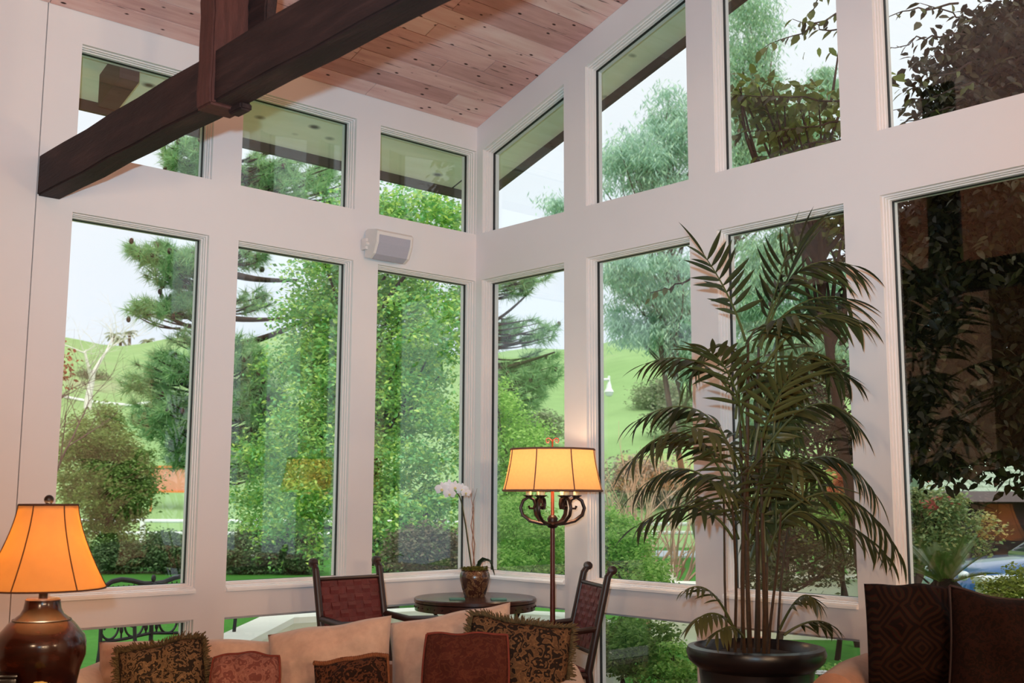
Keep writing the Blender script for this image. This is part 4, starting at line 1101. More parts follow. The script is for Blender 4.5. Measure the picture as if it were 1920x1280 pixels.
strip('garden_path', [spot(u, 1180, 12.4)[:2] for u in (1140, 1220, 1300, 1360, 1440)], 0.55, M['brickpath'])
strip('driveway', [spot(u, 1000, 15)[:2] for u in (1740, 1820, 1900, 2000, 2100)], 5.0, M['asphalt'])

# ---- foliage builders
def leaf_shape(kind):
    if kind == 'diamond':
        return np.array([[0, 0, 0], [0.45, -0.26, 0.06], [1, 0, -0.04], [0.45, 0.26, 0.06]]), np.array([[0, 1, 2], [0, 2, 3]])
    if kind == 'long':
        return np.array([[0, 0, 0], [0.5, -0.085, 0.02], [1, 0, -0.06], [0.5, 0.085, 0.02]]), np.array([[0, 1, 2], [0, 2, 3]])
    if kind == 'leaf':
        return (np.array([[0, 0, 0], [0.25, -0.22, 0.05], [0.6, -0.21, 0.04], [1, 0, -0.08], [0.6, 0.21, 0.04], [0.25, 0.22, 0.05], [0.45, 0, 0]]),
                np.array([[0, 1, 6], [1, 2, 6], [2, 3, 6], [3, 4, 6], [4, 5, 6], [5, 0, 6]]))
def frames(n, rng, droop, tilt=0.9):
    """orientation matrices (n,3,3): columns = leaf axis, side, normal"""
    a = rng.uniform(0, 2*np.pi, n)
    ax = np.stack([np.cos(a), np.sin(a), rng.normal(0, tilt*0.5, n)-droop], 1); ax /= np.linalg.norm(ax, axis=1)[:, None]
    up = np.stack([rng.normal(0, tilt, n), rng.normal(0, tilt, n), np.ones(n)], 1)
    sd = np.cross(up, ax); sd /= np.linalg.norm(sd, axis=1)[:, None]+1e-9
    nm = np.cross(ax, sd)
    return np.stack([ax, sd, nm], 2)
def scatter(name, P, size, kind, mat, rng, droop=0.2, tilt=0.9, jit=0.35, parent=None):
    v, f = leaf_shape(kind); n = len(P)
    Rm = frames(n, rng, droop, tilt); s = size*(1+rng.uniform(-jit, jit, n))
    V = np.einsum('nij,kj->nki', Rm, v)*s[:, None, None]+P[:, None, :]
    F = (f[None]+(np.arange(n)*len(v))[:, None, None]).reshape(-1, 3)
    me = fast_mesh(name, V.reshape(-1, 3), F, mat)
    o = link(name, me, parent); o['kind'] = 'stuff'; return o
def clump_points(blobs, nclump, nleaf, rc, rng, hollow=0.35):
    """blobs: (cx,cy,cz,rx,ry,rz,weight)"""
    B = np.array(blobs, float); w = B[:, 6]*1.0; w = w/w.sum()
    idx = rng.choice(len(B), nclump, p=w)
    d = rng.normal(size=(nclump, 3)); d /= np.linalg.norm(d, axis=1)[:, None]
    r = (hollow+(1-hollow)*rng.random(nclump))**0.6
    C = B[idx, :3]+d*r[:, None]*B[idx, 3:6]
    k = rng.integers(0, nclump, nleaf)
    rcs = rc*(0.6+0.8*rng.random(nclump))
    off = rng.normal(size=(nleaf, 3))*np.array([1, 1, 0.6])
    return C, C[k]+off*rcs[k][:, None]*0.6
def pblob(u, v, d, ru, rv, rd=None, w=None):
    p = spot(u, v, d); a = ru*d/FPX; b = rv*d/FPX
    return (p.x, p.y, p.z, a, a if rd is None else rd, b, w if w else ru*rv)
def limb(mb, a, b, r0, r1, rng, bend=0.12, n=6, seg=6):
    a = Vector(a); b = Vector(b); L = (b-a).length
    pts = []
    o1 = Vector(rng.normal(size=3))*bend*L
    for i in range(n+1):
        f = i/n; pts.append(a.lerp(b, f)+o1*math.sin(math.pi*f)*0.5+Vector((0, 0, -0.05*L*math.sin(math.pi*f))))
    mb.tube(pts, [r0+(r1-r0)*i/n for i in range(n+1)], seg, cap=False)
def plant(name, label, cat, base, group=None):
    return thing(name, label, cat, base, 0, group)
def offs(P, base): return P-np.array(base)[None]
def leafy(name, label, cat, blobs, nclump, nleaf, rc, size, mat, kind='diamond', droop=0.2, seed=1, base=None, trunkr=0.05, nb=14, bark=None, group=None, tilt=0.9, hollow=0.35, trunk_top=0.75):
    rng = np.random.default_rng(seed); B = np.array(blobs)
    if base is None:
        c = B[np.argmin(B[:, 2]-B[:, 5])]; base = (c[0], c[1], gz(c))
    root = plant(name, label, cat, base, group)
    C, P = clump_points(blobs, nclump, nleaf, rc, rng, hollow)
    P = P[P[:, 2] > ground(P[:, 0], P[:, 1])-0.02]
    scatter('foliage', offs(P, base), size, kind, mat, rng, droop, tilt, parent=root)
    top = B[:, :3].mean(0); top[2] = base[2]+(max(B[:, 2]+B[:, 5])-base[2])*trunk_top
    mb = MB(); bb = Vector((0, 0, -0.05)); tt = Vector(top-np.array(base))
    limb(mb, bb, tt, trunkr, trunkr*0.35, rng, 0.04, 8, 8)
    mb.build('trunk', bark, root, 'all')
    mb = MB()
    for c in C[rng.choice(len(C), min(nb, len(C)), replace=False)]:
        e = Vector(c-np.array(base)); f = min(0.95, max(0.15, (e.z*0.75)/max(tt.z, 0.1))); limb(mb, bb.lerp(tt, f), e, trunkr*0.4, trunkr*0.08, rng, 0.1, 6, 5)
    if mb.v: mb.build('branches', bark, root, 'all')
    return root
M['bark'] = plain('grey_brown_bark', srgb(112, 92, 82), 0.25, 8, 0.9, 0.1, bstr=0.5, stretch=(1, 1, 0.3))
M['bark_dark'] = plain('dark_bark', srgb(62, 48, 42), 0.25, 8, 0.9, 0.1, bstr=0.5)
M['bark_pale'] = plain('pale_bark', srgb(226, 220, 214), 0.1, 2, 0.8, 0.1)
G = lambda *c: [srgb(*x) for x in c]  # green leaf colours below are lightened in place of outdoor haze
M['lf_broad'] = leafmat('broad_leaf', G((101, 149, 73), (151, 198, 98), (141, 211, 143), (232, 250, 132), (115, 172, 108)), 0.45, 0.35, 0.5)
M['lf_shrub'] = leafmat('shrub_leaf', G((94, 122, 61), (131, 158, 83), (164, 189, 110), (110, 140, 74)), 0.5, 0.3, 0.5)
M['lf_hedge'] = leafmat('hedge_leaf', G((76, 94, 67), (103, 131, 90), (140, 164, 112), (88, 108, 79)), 0.6, 0.2, 0.4)
M['lf_bright'] = leafmat('bright_leaf', G((117, 167, 79), (169, 214, 112), (212, 241, 146), (144, 194, 103)), 0.5, 0.3, 0.5)
M['lf_euc'] = leafmat('eucalyptus_leaf', G((176, 207, 195), (213, 240, 221), (158, 193, 170), (231, 255, 221)), 0.5, 0.3, 0.5)
M['lf_euc2'] = leafmat('eucalyptus_leaf_green', G((160, 199, 180), (194, 226, 194), (141, 180, 143), (213, 240, 190)), 0.5, 0.3, 0.5)
M['lf_dark'] = leafmat('dark_leaf', G((34, 30, 18), (46, 40, 24), (62, 58, 30), (30, 26, 18)), 0.5, 0.25, 0.22)  # shade on the crowded tree is put into this dark leaf colour
M['lf_mid'] = leafmat('olive_leaf', G((84, 92, 44), (112, 124, 60), (98, 98, 54), (134, 148, 72)), 0.45, 0.35, 0.5)
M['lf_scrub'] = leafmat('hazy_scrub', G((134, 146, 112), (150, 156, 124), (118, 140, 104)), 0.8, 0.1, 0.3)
M['needle'] = leafmat('pine_needle', G((128, 172, 122), (154, 196, 136), (182, 214, 150), (138, 184, 146)), 0.55, 0.3, 0.5)
M['cone'] = plain('pine_cone', srgb(70, 46, 40), 0.3, 20, 0.9)

# ---- pines
def pine(label, trunk_u, d, v_top, blobs, ntuft, seed, needle=0.19, ncone=40, limbs=(), lean=6):
    rng = np.random.default_rng(seed)
    bp = spot(trunk_u, 1000, d); base = (bp.x, bp.y, gz(bp)); root = plant('pine_tree', label, 'tree', base)
    C, _ = clump_points(blobs, ntuft, 1, 0.1, rng, 0.2)
    nn = 56; n = len(C)*nn
    # tuft directions: outward and up
    ctr = np.array([bp.x, bp.y, 0]); od = C-ctr; od[:, 2] = 0; od /= np.linalg.norm(od, axis=1)[:, None]+1e-6
    od[:, 2] += rng.uniform(0.1, 0.9, len(C)); od += rng.normal(0, 0.3, od.shape); od /= np.linalg.norm(od, axis=1)[:, None]
    k = np.repeat(np.arange(len(C)), nn)
    dv = od[k]*0.55+rng.normal(0, 0.55, (n, 3)); dv /= np.linalg.norm(dv, axis=1)[:, None]
    st = C[k]-od[k]*rng.uniform(0, 0.16, n)[:, None]
    L = needle*rng.uniform(0.75, 1.2, n); sd = np.cross(dv, rng.normal(size=(n, 3))); sd /= np.linalg.norm(sd, axis=1)[:, None]; w = 0.0062*d/18
    V = np.stack([st-sd*w, st+sd*w, st+dv*L[:, None]+sd*w*0.3-np.array([0, 0, 0.02])], 1)-np.array(base)
    me = fast_mesh('needles', V.reshape(-1, 3), np.arange(3*n).reshape(-1, 3), M['needle'])
    o = link('needles', me, root); o['kind'] = 'stuff'
    top = spot(trunk_u+lean, v_top, d)-Vector(base)
    mb = MB(); limb(mb, (0, 0, -0.1), top, 0.15*d/18, 0.06, rng, 0.01, 12, 10); mb.build('trunk', M['bark'], root, 'all')
    mb = MB()
    for (u0, v0, u1, v1, dd, r) in limbs:
        limb(mb, spot(u0, v0, d)-Vector(base), spot(u1, v1, d+dd)-Vector(base), r, r*0.3, rng, 0.05, 8, 7)
    for c in C[::2]:
        e = Vector(c)-Vector(base); f = min(0.97, max(0.12, (e.z-0.12*Vector((e.x, e.y)).length)/top.z)); s0 = Vector((0, 0, 0)).lerp(top, f)
        if rng.random() < 0.55: s0 = s0.lerp(e, rng.uniform(0.2, 0.6))
        limb(mb, s0, e, 0.022, 0.006, rng, 0.06, 5, 4)
    mb.build('branches', M['bark_dark'], root, 'all')
    mb = MB()
    for c in C[rng.choice(len(C), ncone, replace=False)]:
        e = Vector(c)-Vector(base)+Vector(rng.normal(0, 0.06, 3)); mb.ball(e, (0.035, 0.035, 0.05), 7, 5)
    o = mb.build('cones', M['cone'], root, True); o['kind'] = 'stuff'
    return root
pb = [pblob(320, 490, 17.2, 60, 45, 0.6), pblob(345, 560, 17.5, 40, 36, 0.5), pblob(280, 580, 17.0, 40, 22, 0.4), pblob(262, 470, 17.0, 26, 22, 0.3), pblob(330, 690, 17.4, 80, 36, 0.8), pblob(300, 770, 17.2, 60, 50, 0.6), pblob(250, 720, 17.2, 26, 26, 0.4), pblob(335, 635, 17.4, 36, 22, 0.5, 400),
      pblob(345, 840, 17.6, 40, 40, 0.5), pblob(480, 740, 17.0, 62, 70, 0.7), pblob(470, 480, 18, 40, 20, 0.6), pblob(470, 560, 18, 40, 24, 0.6, 500), pblob(350, 290, 17.5, 50, 46, 0.5), pblob(540, 320, 18, 110, 44, 0.8, 3000),
      pblob(600, 350, 17.5, 80, 38, 0.7, 2000), pblob(470, 850, 17.2, 56, 50, 0.6), pblob(452, 660, 16.8, 30, 40, 0.5, 1500), pblob(450, 350, 18, 60, 50, 0.8, 1500)]
pine('tall pine with dark cones and reaching branches behind the first two tall windows', 390, 18, 210, pb, 1080, 31, ncone=120, lean=22,
     limbs=((405, 505, 560, 525, -0.5, .075), (404, 500, 300, 470, -0.6, .05), (402, 592, 560, 594, -0.6, .06), (402, 660, 600, 590, -0.8, .07), (402, 640, 300, 720, -0.6, .06),
            (400, 740, 290, 690, -1, .05), (400, 760, 300, 745, -1, .05), (402, 560, 275, 590, -1, .045), (398, 880, 550, 800, -.5, .06), (406, 320, 620, 340, 0, .05), (406, 320, 340, 280, 0, .05), (400, 470, 500, 480, 0, .05)))
pb = [pblob(960, 530, 20, 42, 26, 0.5), pblob(1005, 520, 20.3, 22, 18, 0.4), pblob(930, 620, 20.5, 40, 35, 0.6), pblob(1000, 620, 20, 40, 26, 0.5, 700), pblob(960, 720, 20, 80, 60, 0.8), pblob(930, 800, 20.2, 70, 60, 0.7), pblob(1020, 690, 20, 35, 40, 0.4), pblob(880, 560, 20, 40, 60, 0.6)]
pine('smaller pine branching out just right of the room corner', 890, 20, 470, pb, 400, 32, ncone=46, limbs=((890, 700, 1040, 660, -0.5, .05), (890, 760, 1020, 720, -0.3, .05), (890, 620, 1000, 540, 0, .04), (890, 660, 1040, 610, .3, .04)))

# ---- broadleaf tree beside the pine
bb_ = [pblob(545, 700, 16, 40, 60, 0.5), pblob(520, 860, 15.6, 50, 60, 0.5), pblob(480, 940, 16.5, 50, 40, 0.5), pblob(540, 960, 15, 50, 70, 0.5), pblob(790, 430, 15, 110, 90, 0.9), pblob(700, 420, 15.2, 90, 70, 0.8), pblob(620, 500, 15, 75, 50, 0.6), pblob(600, 600, 15, 60, 80, 0.6), pblob(780, 620, 15, 110, 110, 1.0), pblob(620, 720, 14.8, 70, 90, 0.7),
       pblob(590, 820, 14.6, 80, 70, 0.7), pblob(770, 800, 14.8, 110, 120, 0.9), pblob(600, 950, 14.5, 60, 90, 0.6), pblob(730, 960, 14.4, 60, 90, 0.6), pblob(820, 960, 14.6, 60, 70, 0.6), pblob(700, 650, 16.2, 170, 230, 0.5)]
leafy('broadleaf_tree', 'full green leafy tree filling the windows left of the room corner', 'tree', bb_, 820, 90000, 0.24, 0.068, M['lf_broad'], 'diamond', 0.3, 41, tuple((lambda p: (p.x, p.y, gz(p)))(spot(735, 1060, 15))), 0.13, 50, M['bark_dark'])
# ---- shrubs seen through the left windows
leafy('leafy_shrub', 'large olive-green shrub behind the table lamp', 'shrub', [pblob(200, 900, 23, 85, 90, 1.0), pblob(190, 810, 23, 60, 50, 0.7), pblob(150, 870, 23, 50, 70, 0.7), pblob(250, 900, 23, 40, 80, 0.6), pblob(205, 1000, 23, 60, 60, .6), pblob(195, 770, 23, 20, 30, .3)], 260, 26000, 0.22, 0.08, M['lf_shrub'], 'diamond', 0.2, 42, None, 0.06, 40, M['bark_dark'])
for (u, v, ru, rv, sd, lb) in ((225, 1045, 48, 26, 43, 'low dark hedge clump at the foot of the large olive-green shrub'), (318, 1035, 44, 36, 44, 'dark hedge clump left of the first wide window post'),
                               (470, 1035, 48, 45, 45, 'dark hedge clump before the white rail fence, right of the first wide window post'), (560, 1030, 44, 52, 46, 'dark rounded hedge bush below the pine branches')):
    leafy('hedge_bush', lb, 'shrub', [pblob(u, v, 22.6, ru, rv, 0.5)], 90, 9000, 0.16, 0.07, M['lf_hedge'], 'diamond', 0.1, sd, None, 0.03, 16, M['bark_dark'], 'hedge along the lawn', hollow=0.6)
leafy('hedge_bush', 'brownish low bush behind the white orchid', 'shrub', [pblob(805, 1035, 12.6, 80, 42, 0.4)], 90, 9000, 0.14, 0.05, leafmat('brown_hedge', G((96, 88, 66), (124, 112, 84), (108, 124, 84))), 'diamond', 0.1, 47, None, 0.03, 20, M['bark_dark'], None, hollow=0.6)
# ---- right of the corner
leafy('garden_shrub', 'bright green shrub behind the iron floor lamp', 'shrub', [pblob(980, 1000, 9.6, 75, 55, 0.4), pblob(950, 1060, 9.2, 60, 40, 0.3), pblob(1040, 1040, 9.4, 50, 50, 0.3), pblob(940, 960, 9.8, 40, 30, .3)], 190, 17000, 0.10, 0.036, M['lf_bright'], 'diamond', 0.2, 51, None, 0.025, 20, M['bark_dark'])
leafy('garden_shrub', 'green shrub outside, behind the woven chair seen from the side', 'shrub', [pblob(1160, 1030, 9.2, 55, 50, 0.3), pblob(1200, 1080, 8.8, 45, 30, 0.3), pblob(1135, 980, 9.4, 30, 30, .3)], 120, 11000, 0.09, 0.036, M['lf_bright'], 'diamond', 0.2, 52, None, 0.025, 20, M['bark_dark'])
leafy('garden_shrub', 'yellow-green shrub reaching up under the smaller pine', 'shrub', [pblob(960, 830, 15.5, 60, 60, 0.5), pblob(920, 770, 15.5, 40, 60, 0.5), pblob(980, 900, 15.5, 60, 40, 0.5), pblob(945, 960, 15.5, 60, 60, .5)], 160, 14000, 0.16, 0.055, M['lf_bright'], 'diamond', 0.2, 53, None, 0.04, 20, M['bark_dark'])
leafy('garden_shrub', 'low leafy shrub close outside the bottom window by the chair seat', 'shrub', [pblob(1165, 1215, 7.6, 45, 50, 0.22), pblob(1210, 1190, 7.8, 40, 30, 0.2), pblob(1150, 1170, 7.9, 30, 20, .2)], 90, 6500, 0.07, 0.036, M['lf_shrub'], 'diamond', 0.2, 54, None, 0.018, 18, M['bark_dark'], hollow=0.5)
leafy('garden_shrub', 'young leafy bush at the bottom window left of the palm pot', 'shrub', [pblob(1262, 1245, 7.5, 30, 42, 0.16), pblob(1230, 1265, 7.45, 30, 26, 0.16), pblob(1290, 1262, 7.45, 25, 30, .15)], 60, 3200, 0.06, 0.036, M['lf_bright'], 'diamond', 0.2, 55, None, 0.015, 14, M['bark_dark'], hollow=0.5)
leafy('garden_shrub', 'small light green plant at the bottom window right of the palm pot', 'shrub', [pblob(1580, 1268, 6.9, 28, 16, 0.12)], 30, 900, 0.05, 0.045, M['lf_bright'], 'leaf', 0.1, 56, None, 0.01, 8, M['bark_dark'], hollow=0.5)
M['white_flower'] = plain('white_blossom', srgb(240, 240, 240), 0.04, 30, 0.7)
p = spot(1550, 1262, 6.8); fw_ = plant('white_flower_plant', 'white flowering plant outside right of the palm pot', 'plant', (p.x, p.y, gz(p)))
mb = MB()
for k in range(7):
    a = k*0.9; mb.tube([(0, 0, 0), (0.02*math.cos(a), 0.02*math.sin(a), (p.z-gz(p))*0.6), (0.05*math.cos(a), 0.05*math.sin(a), p.z-gz(p)-0.01)], 0.004, 5)
mb.build('stems', M['stem'], fw_, True)
for k in range(7):
    a = k*0.9; mb = MB()
    for j in range(5):
        b = j*1.257; mb.ball((0.05*math.cos(a)+0.016*math.cos(b), 0.05*math.sin(a)+0.016*math.sin(b), p.z-gz(p)+0.004*(k % 3)), (0.013, 0.013, 0.006), 6, 4)
    mb.build('blossom', M['white_flower'], fw_, True)
# ---- eucalyptus
def euc(label, d, blobs, nc, nl, seed, mat, size=0.13, base_u=1235, tr=0.22, limbs=()):
    b = spot(base_u, 900, d); base = (b.x, b.y, gz(b))
    root = leafy('eucalyptus_tree', label, 'tree', blobs, nc, nl, 0.30*d/27, size, mat, 'long', 1.1, seed, base, tr, 60, M['bark'], None, 0.6, 0.15, 0.9)
    if limbs:
        rng = np.random.default_rng(seed); mb = MB()
        for (u0, v0, u1, v1, r) in limbs: limb(mb, spot(u0, v0, d)-Vector(base), spot(u1, v1, d)-Vector(base), r, r*0.4, rng, 0.03, 8, 8)
        mb.build('limbs', M['bark'], root, 'all')
    return root
euc('feathery grey-green eucalyptus behind the second tall window right of the room corner', 27, [pblob(1205, 300, 27, 60, 65, 1.0), pblob(1258, 225, 27, 32, 60, .9), pblob(1150, 320, 27, 35, 55, .8), pblob(1260, 380, 27, 60, 80, 1), pblob(1160, 500, 26.5, 45, 35, .8), pblob(1230, 520, 27, 80, 60, 1), pblob(1270, 600, 27, 50, 60, 1), pblob(1200, 610, 27, 40, 35, .8), pblob(1160, 590, 27, 16, 26, .4), pblob(1300, 300, 27, 40, 130, 1), pblob(1290, 650, 27, 40, 60, 1), pblob(1042, 388, 27.5, 16, 18, .4)], 330, 46000, 61, M['lf_euc'], 0.17, 1318, 0.09,
    ((1318, 760, 1240, 500, .10), (1240, 500, 1215, 300, .07), (1318, 700, 1262, 480, .08), (1262, 560, 1190, 540, .05), (1255, 560, 1262, 260, .06)))
euc('tall spire-shaped eucalyptus high in the third upper window right of the room corner', 30, [pblob(1405, 60, 30, 36, 90, 1), pblob(1400, 160, 30, 50, 70, 1), pblob(1410, 250, 30, 60, 70, 1.2), pblob(1385, 330, 30, 60, 70, 1.1)], 260, 30000, 62, M['lf_euc2'], 0.16, 1322, 0.09)
euc('wide teal eucalyptus behind the potted palm', 23, [pblob(1430, 520, 23, 70, 90, 1), pblob(1500, 500, 23, 70, 80, 1), pblob(1560, 600, 23, 60, 110, 1), pblob(1420, 650, 23, 60, 90, 1), pblob(1500, 680, 23, 80, 90, 1), pblob(1420, 780, 23, 50, 60, .9), pblob(1540, 170, 25, 40, 50, .8), pblob(1500, 250, 24, 70, 60, .9), pblob(1480, 380, 23, 80, 60, 1), pblob(1365, 760, 23, 30, 50, .6)], 400, 52000, 63, M['lf_euc2'], 0.15, 1630, 0.09)
# ---- hill scrub
for i, (u, v, d, ru, rv, lb) in enumerate(((1235, 745, 60, 45, 32, 'hazy scrub tree on the green hill behind the left palm fronds'), (1005, 800, 50, 28, 26, 'pale brownish scrub on the hill above the floor lamp shade'), (165, 720, 75, 45, 26, 'hazy brown scrub on the hill below the bare white tree crown'), (1275, 780, 50, 40, 40, 'hazy scrub below the hill scrub tree behind the palm'), (1215, 905, 38, 90, 42, 'grey-brown thicket at the hill foot behind the twiggy shrub'))):
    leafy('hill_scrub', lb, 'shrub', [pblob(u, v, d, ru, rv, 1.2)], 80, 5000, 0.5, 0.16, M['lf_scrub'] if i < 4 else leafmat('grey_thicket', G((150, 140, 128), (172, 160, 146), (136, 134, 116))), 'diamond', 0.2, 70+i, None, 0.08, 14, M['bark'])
# ---- bare trees
def bare(name, label, cat, base_uv, d, H, mat, seed, spread=0.6, depth=5, r0=0.05, nb=(2, 3), lean=(0, 0), nstem=1, lmul=(0.62, 0.85)):
    p = spot(base_uv[0], base_uv[1], d); base = Vector((p.x, p.y, gz(p))); root = plant(name, label, cat, base); R = random.Random(seed)
    trunk = MB(); mb = MB()
    def grow(a, dv, L, r, k):
        pts = [a]; cur = a.copy(); dd = dv.copy()
        for i in range(4):
            dd = (dd+Vector((R.uniform(-1, 1), R.uniform(-1, 1), R.uniform(-.5, .8)))*0.13).normalized(); cur = cur+dd*(L/4); pts.append(cur.copy())
        r1 = r*0.6
        (trunk if k == depth else mb).tube(pts, [r+(r1-r)*i/4 for i in range(5)], 7 if k > 2 else 4, cap=False)
        if k <= 0: return
        for _ in range(R.randint(*nb)):
            nd = (dd+Vector((R.gauss(0, 1), R.gauss(0, 1), R.gauss(0.15, .6)))*spread).normalized(); s0 = pts[R.choice((2, 3, 4, 4))]
            grow(s0, nd, L*R.uniform(*lmul), r1*R.uniform(.65, .9), k-1)
    for s in range(nstem):
        a = R.uniform(0, 6.28); sp = 0.0 if nstem == 1 else 0.45
        grow(Vector((0, 0, -0.05)), Vector((lean[0]+sp*math.cos(a), lean[1]+sp*math.sin(a), 1)).normalized(), H*(1 if nstem == 1 else R.uniform(.7, 1.1)), r0, depth)
    trunk.build('trunk', mat, root, 'all'); mb.build('branches', mat, root, 'all'); return root
bare('bare_sycamore', 'bare white-barked tree on the hillside above the large olive-green shrub', 'tree', (163, 800), 58, 1.9, M['bark_pale'], 81, 0.85, 5, 0.22, (2, 4))
M['twig_tan'] = plain('tan_twig', srgb(196, 164, 138), 0.15, 6, 0.8)
bare('bare_shrub', 'leafless tan twiggy shrub behind the palm fronds', 'shrub', (1225, 1060), 12.5, 0.95, M['twig_tan'], 82, 0.32, 3, 0.034, (2, 3), (0, 0), 20, (0.55, 0.85))
M['twig_red'] = plain('reddish_twig', srgb(104, 76, 78), 0.2, 6, 0.8)
bt = bare('bare_tree', 'bare dark twigged tree with rust leaves at the far left window edge', 'tree', (80, 900), 21, 1.9, M['twig_red'], 83, 0.55, 5, 0.08, (2, 4))
rng = np.random.default_rng(84); P = np.array(spot(122, 690, 21))[None]+rng.normal(0, 1, (140, 3))*np.array([.10, .10, .22]); scatter('rust_leaves', P-np.array(bt.location)[None], 0.09, 'diamond', leafmat('rust_leaf', G((150, 70, 50), (184, 96, 66))), rng, parent=bt)
# ---- palms on the hill crest
def farpalm(u, vtop, d, h, seed, label):
    p = spot(u, vtop, d); root = plant('hill_palm', label, 'tree', (p.x, p.y, gz(p)), 'palms on the hill crest'); H = p.z-gz(p)
    mb = MB(); mb.tube([(0, 0, -0.3), (0.1, 0, H*.5), (0, 0, H)], [0.28, 0.22, 0.2], 8); mb.build('trunk', M['bark'], root, True)
    R = random.Random(seed)
    for k in range(15):
        a = k*2.4; e = R.uniform(-.5, .8); L = R.uniform(.8, 1.1)*h; c_, s_ = math.cos(a), math.sin(a); mb = MB(); vs = []; fs = []
        for i in range(6):
            f = i/5; r = f*L*math.cos(e*0.6); z = H+f*L*e-0.55*L*f*f; w = 0.20*h*math.sin(math.pi*(0.1+.85*f)); vs += [(r*c_-w*s_, r*s_+w*c_, z-0.05), (r*c_, r*s_, z+.05), (r*c_+w*s_, r*s_-w*c_, z-0.05)]
        for i in range(5): q = i*3; fs += [(q, q+3, q+4, q+1), (q+1, q+4, q+5, q+2)]
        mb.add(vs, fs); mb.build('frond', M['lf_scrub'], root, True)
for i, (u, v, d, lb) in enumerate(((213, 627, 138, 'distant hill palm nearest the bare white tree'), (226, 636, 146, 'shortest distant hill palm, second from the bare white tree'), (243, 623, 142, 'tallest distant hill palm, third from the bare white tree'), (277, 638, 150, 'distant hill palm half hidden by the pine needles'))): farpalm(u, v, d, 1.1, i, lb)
# ---- dark tree at right
DT = 8.3
dblobs = [pblob(1925, 90, 7.9, 80, 90, .7, 7000), pblob(1890, 160, 8, 75, 50, .6, 3500), pblob(1820, 215, 7.8, 60, 22, .3, 700), pblob(1940, 260, 8.3, 120, 100, .8, 8000), pblob(1850, 420, 8.3, 170, 100, .9, 15000), pblob(1800, 540, 8.3, 120, 100, .9, 11000), pblob(1900, 640, 8.3, 150, 120, .9, 14000), pblob(1790, 700, 8.2, 90, 110, .7, 8500), pblob(1860, 785, 8.1, 100, 66, .6, 6000), pblob(1745, 835, 8.0, 60, 46, .4, 1700), pblob(1890, 860, 8.0, 60, 40, .3, 500),
          pblob(1960, 500, 8.8, 160, 330, .7, 14000), pblob(1740, 440, 8.4, 70, 70, .6, 4500)]
bp = spot(2230, 1000, DT)
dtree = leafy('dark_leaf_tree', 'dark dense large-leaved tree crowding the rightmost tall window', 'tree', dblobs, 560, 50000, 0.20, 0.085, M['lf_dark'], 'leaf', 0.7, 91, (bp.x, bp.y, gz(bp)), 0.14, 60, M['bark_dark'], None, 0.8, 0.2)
# sprays of single leaves over the sky
LFm = {}
def single_leaf(mat, nm):
    v, f = leaf_shape('leaf'); b = MB(); b.add([tuple(x) for x in v], [tuple(x) for x in f]); return b.mesh('leaf', mat, 'all')
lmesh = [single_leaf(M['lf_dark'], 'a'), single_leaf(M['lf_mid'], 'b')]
n_leaf = 0; R = random.Random(92); dl = Vector(dtree.location); tw = MB()
def spray(u0, v0, u1, v1, d0, d1, n, size, pick, sag=0.0):
    global n_leaf
    a = spot(u0, v0, d0)-dl; b = spot(u1, v1, d1)-dl; pts = []
    for k in range(9):
        f = k/8; p_ = a.lerp(b, f)+Vector((R.uniform(-.02, .02), R.uniform(-.02, .02), -sag*f*f+R.uniform(-.02, .02))); pts.append(p_)
    tw.tube(pts, [0.008-0.006*k/8 for k in range(9)], 5, cap=False)
    for i in range(n):
        f = (i+1)/n; k = min(7, int(f*8*0.999)); p_ = pts[k].lerp(pts[k+1], f*8-k)
        t = (pts[k+1]-pts[k]).normalized(); sd = t.cross(Vector((0, 0, 1))).normalized()*(1 if i % 2 else -1)
        dv = (t*R.uniform(.2, .7)+sd*R.uniform(.3, .9)+Vector((0, 0, R.uniform(-1.1, -.1)))).normalized()
        nz = Vector((R.uniform(-.7, .7), R.uniform(-.7, .7), 1)); ya = nz.cross(dv).normalized(); za = dv.cross(ya)
        L = size*R.uniform(.75, 1.2)
        o = link('leaf', lmesh[pick if R.random() < .75 else 1-pick], dtree); o.matrix_local = Matrix.Translation(p_) @ Matrix((dv, ya, za)).transposed().to_4x4() @ Matrix.Scale(L, 4); n_leaf += 1
for args in ((1590, 20, 1425, 95, 7.9, 7.8, 18, 0.092, 1, .0), (1590, 60, 1490, 40, 7.9, 7.8, 12, 0.092, 1, 0), (1560, -30, 1508, 30, 7.9, 7.8, 8, 0.086, 1, 0),
             (1800, 60, 1665, 75, 7.2, 7.0, 13, .08, 0, .05), (1790, 10, 1655, 18, 7.2, 7.0, 11, .08, 0, .05), (1820, 120, 1690, 165, 7.2, 7.0, 14, .08, 0, .02), (1830, 150, 1672, 205, 7.2, 7.0, 16, .08, 0, 0), (1830, 40, 1730, 5, 7.3, 7.1, 10, .08, 0, 0),
             (1800, 200, 1668, 238, 7.2, 7.0, 14, .08, 0, 0), (1840, 90, 1740, 110, 7.2, 7.1, 11, .08, 0, 0),
             (1590, 190, 1365, 165, 7.8, 7.6, 22, 0.097, 0, .05), (1590, 230, 1370, 240, 7.8, 7.6, 22, 0.097, 1, .05), (1590, 260, 1420, 285, 7.8, 7.6, 18, 0.097, 1, .03), (1590, 280, 1480, 310, 7.8, 7.8, 12, 0.092, 1, .02),
             (1590, 420, 1500, 440, 8.2, 8.1, 14, 0.092, 0, 0), (1590, 470, 1530, 520, 8.2, 8.1, 10, 0.092, 0, 0), (1300, 520, 1215, 560, 7.6, 7.5, 5, 0.076, 1, -.02)):
    spray(*args)
tw.build('twigs', M['bark_dark'], dtree, True)
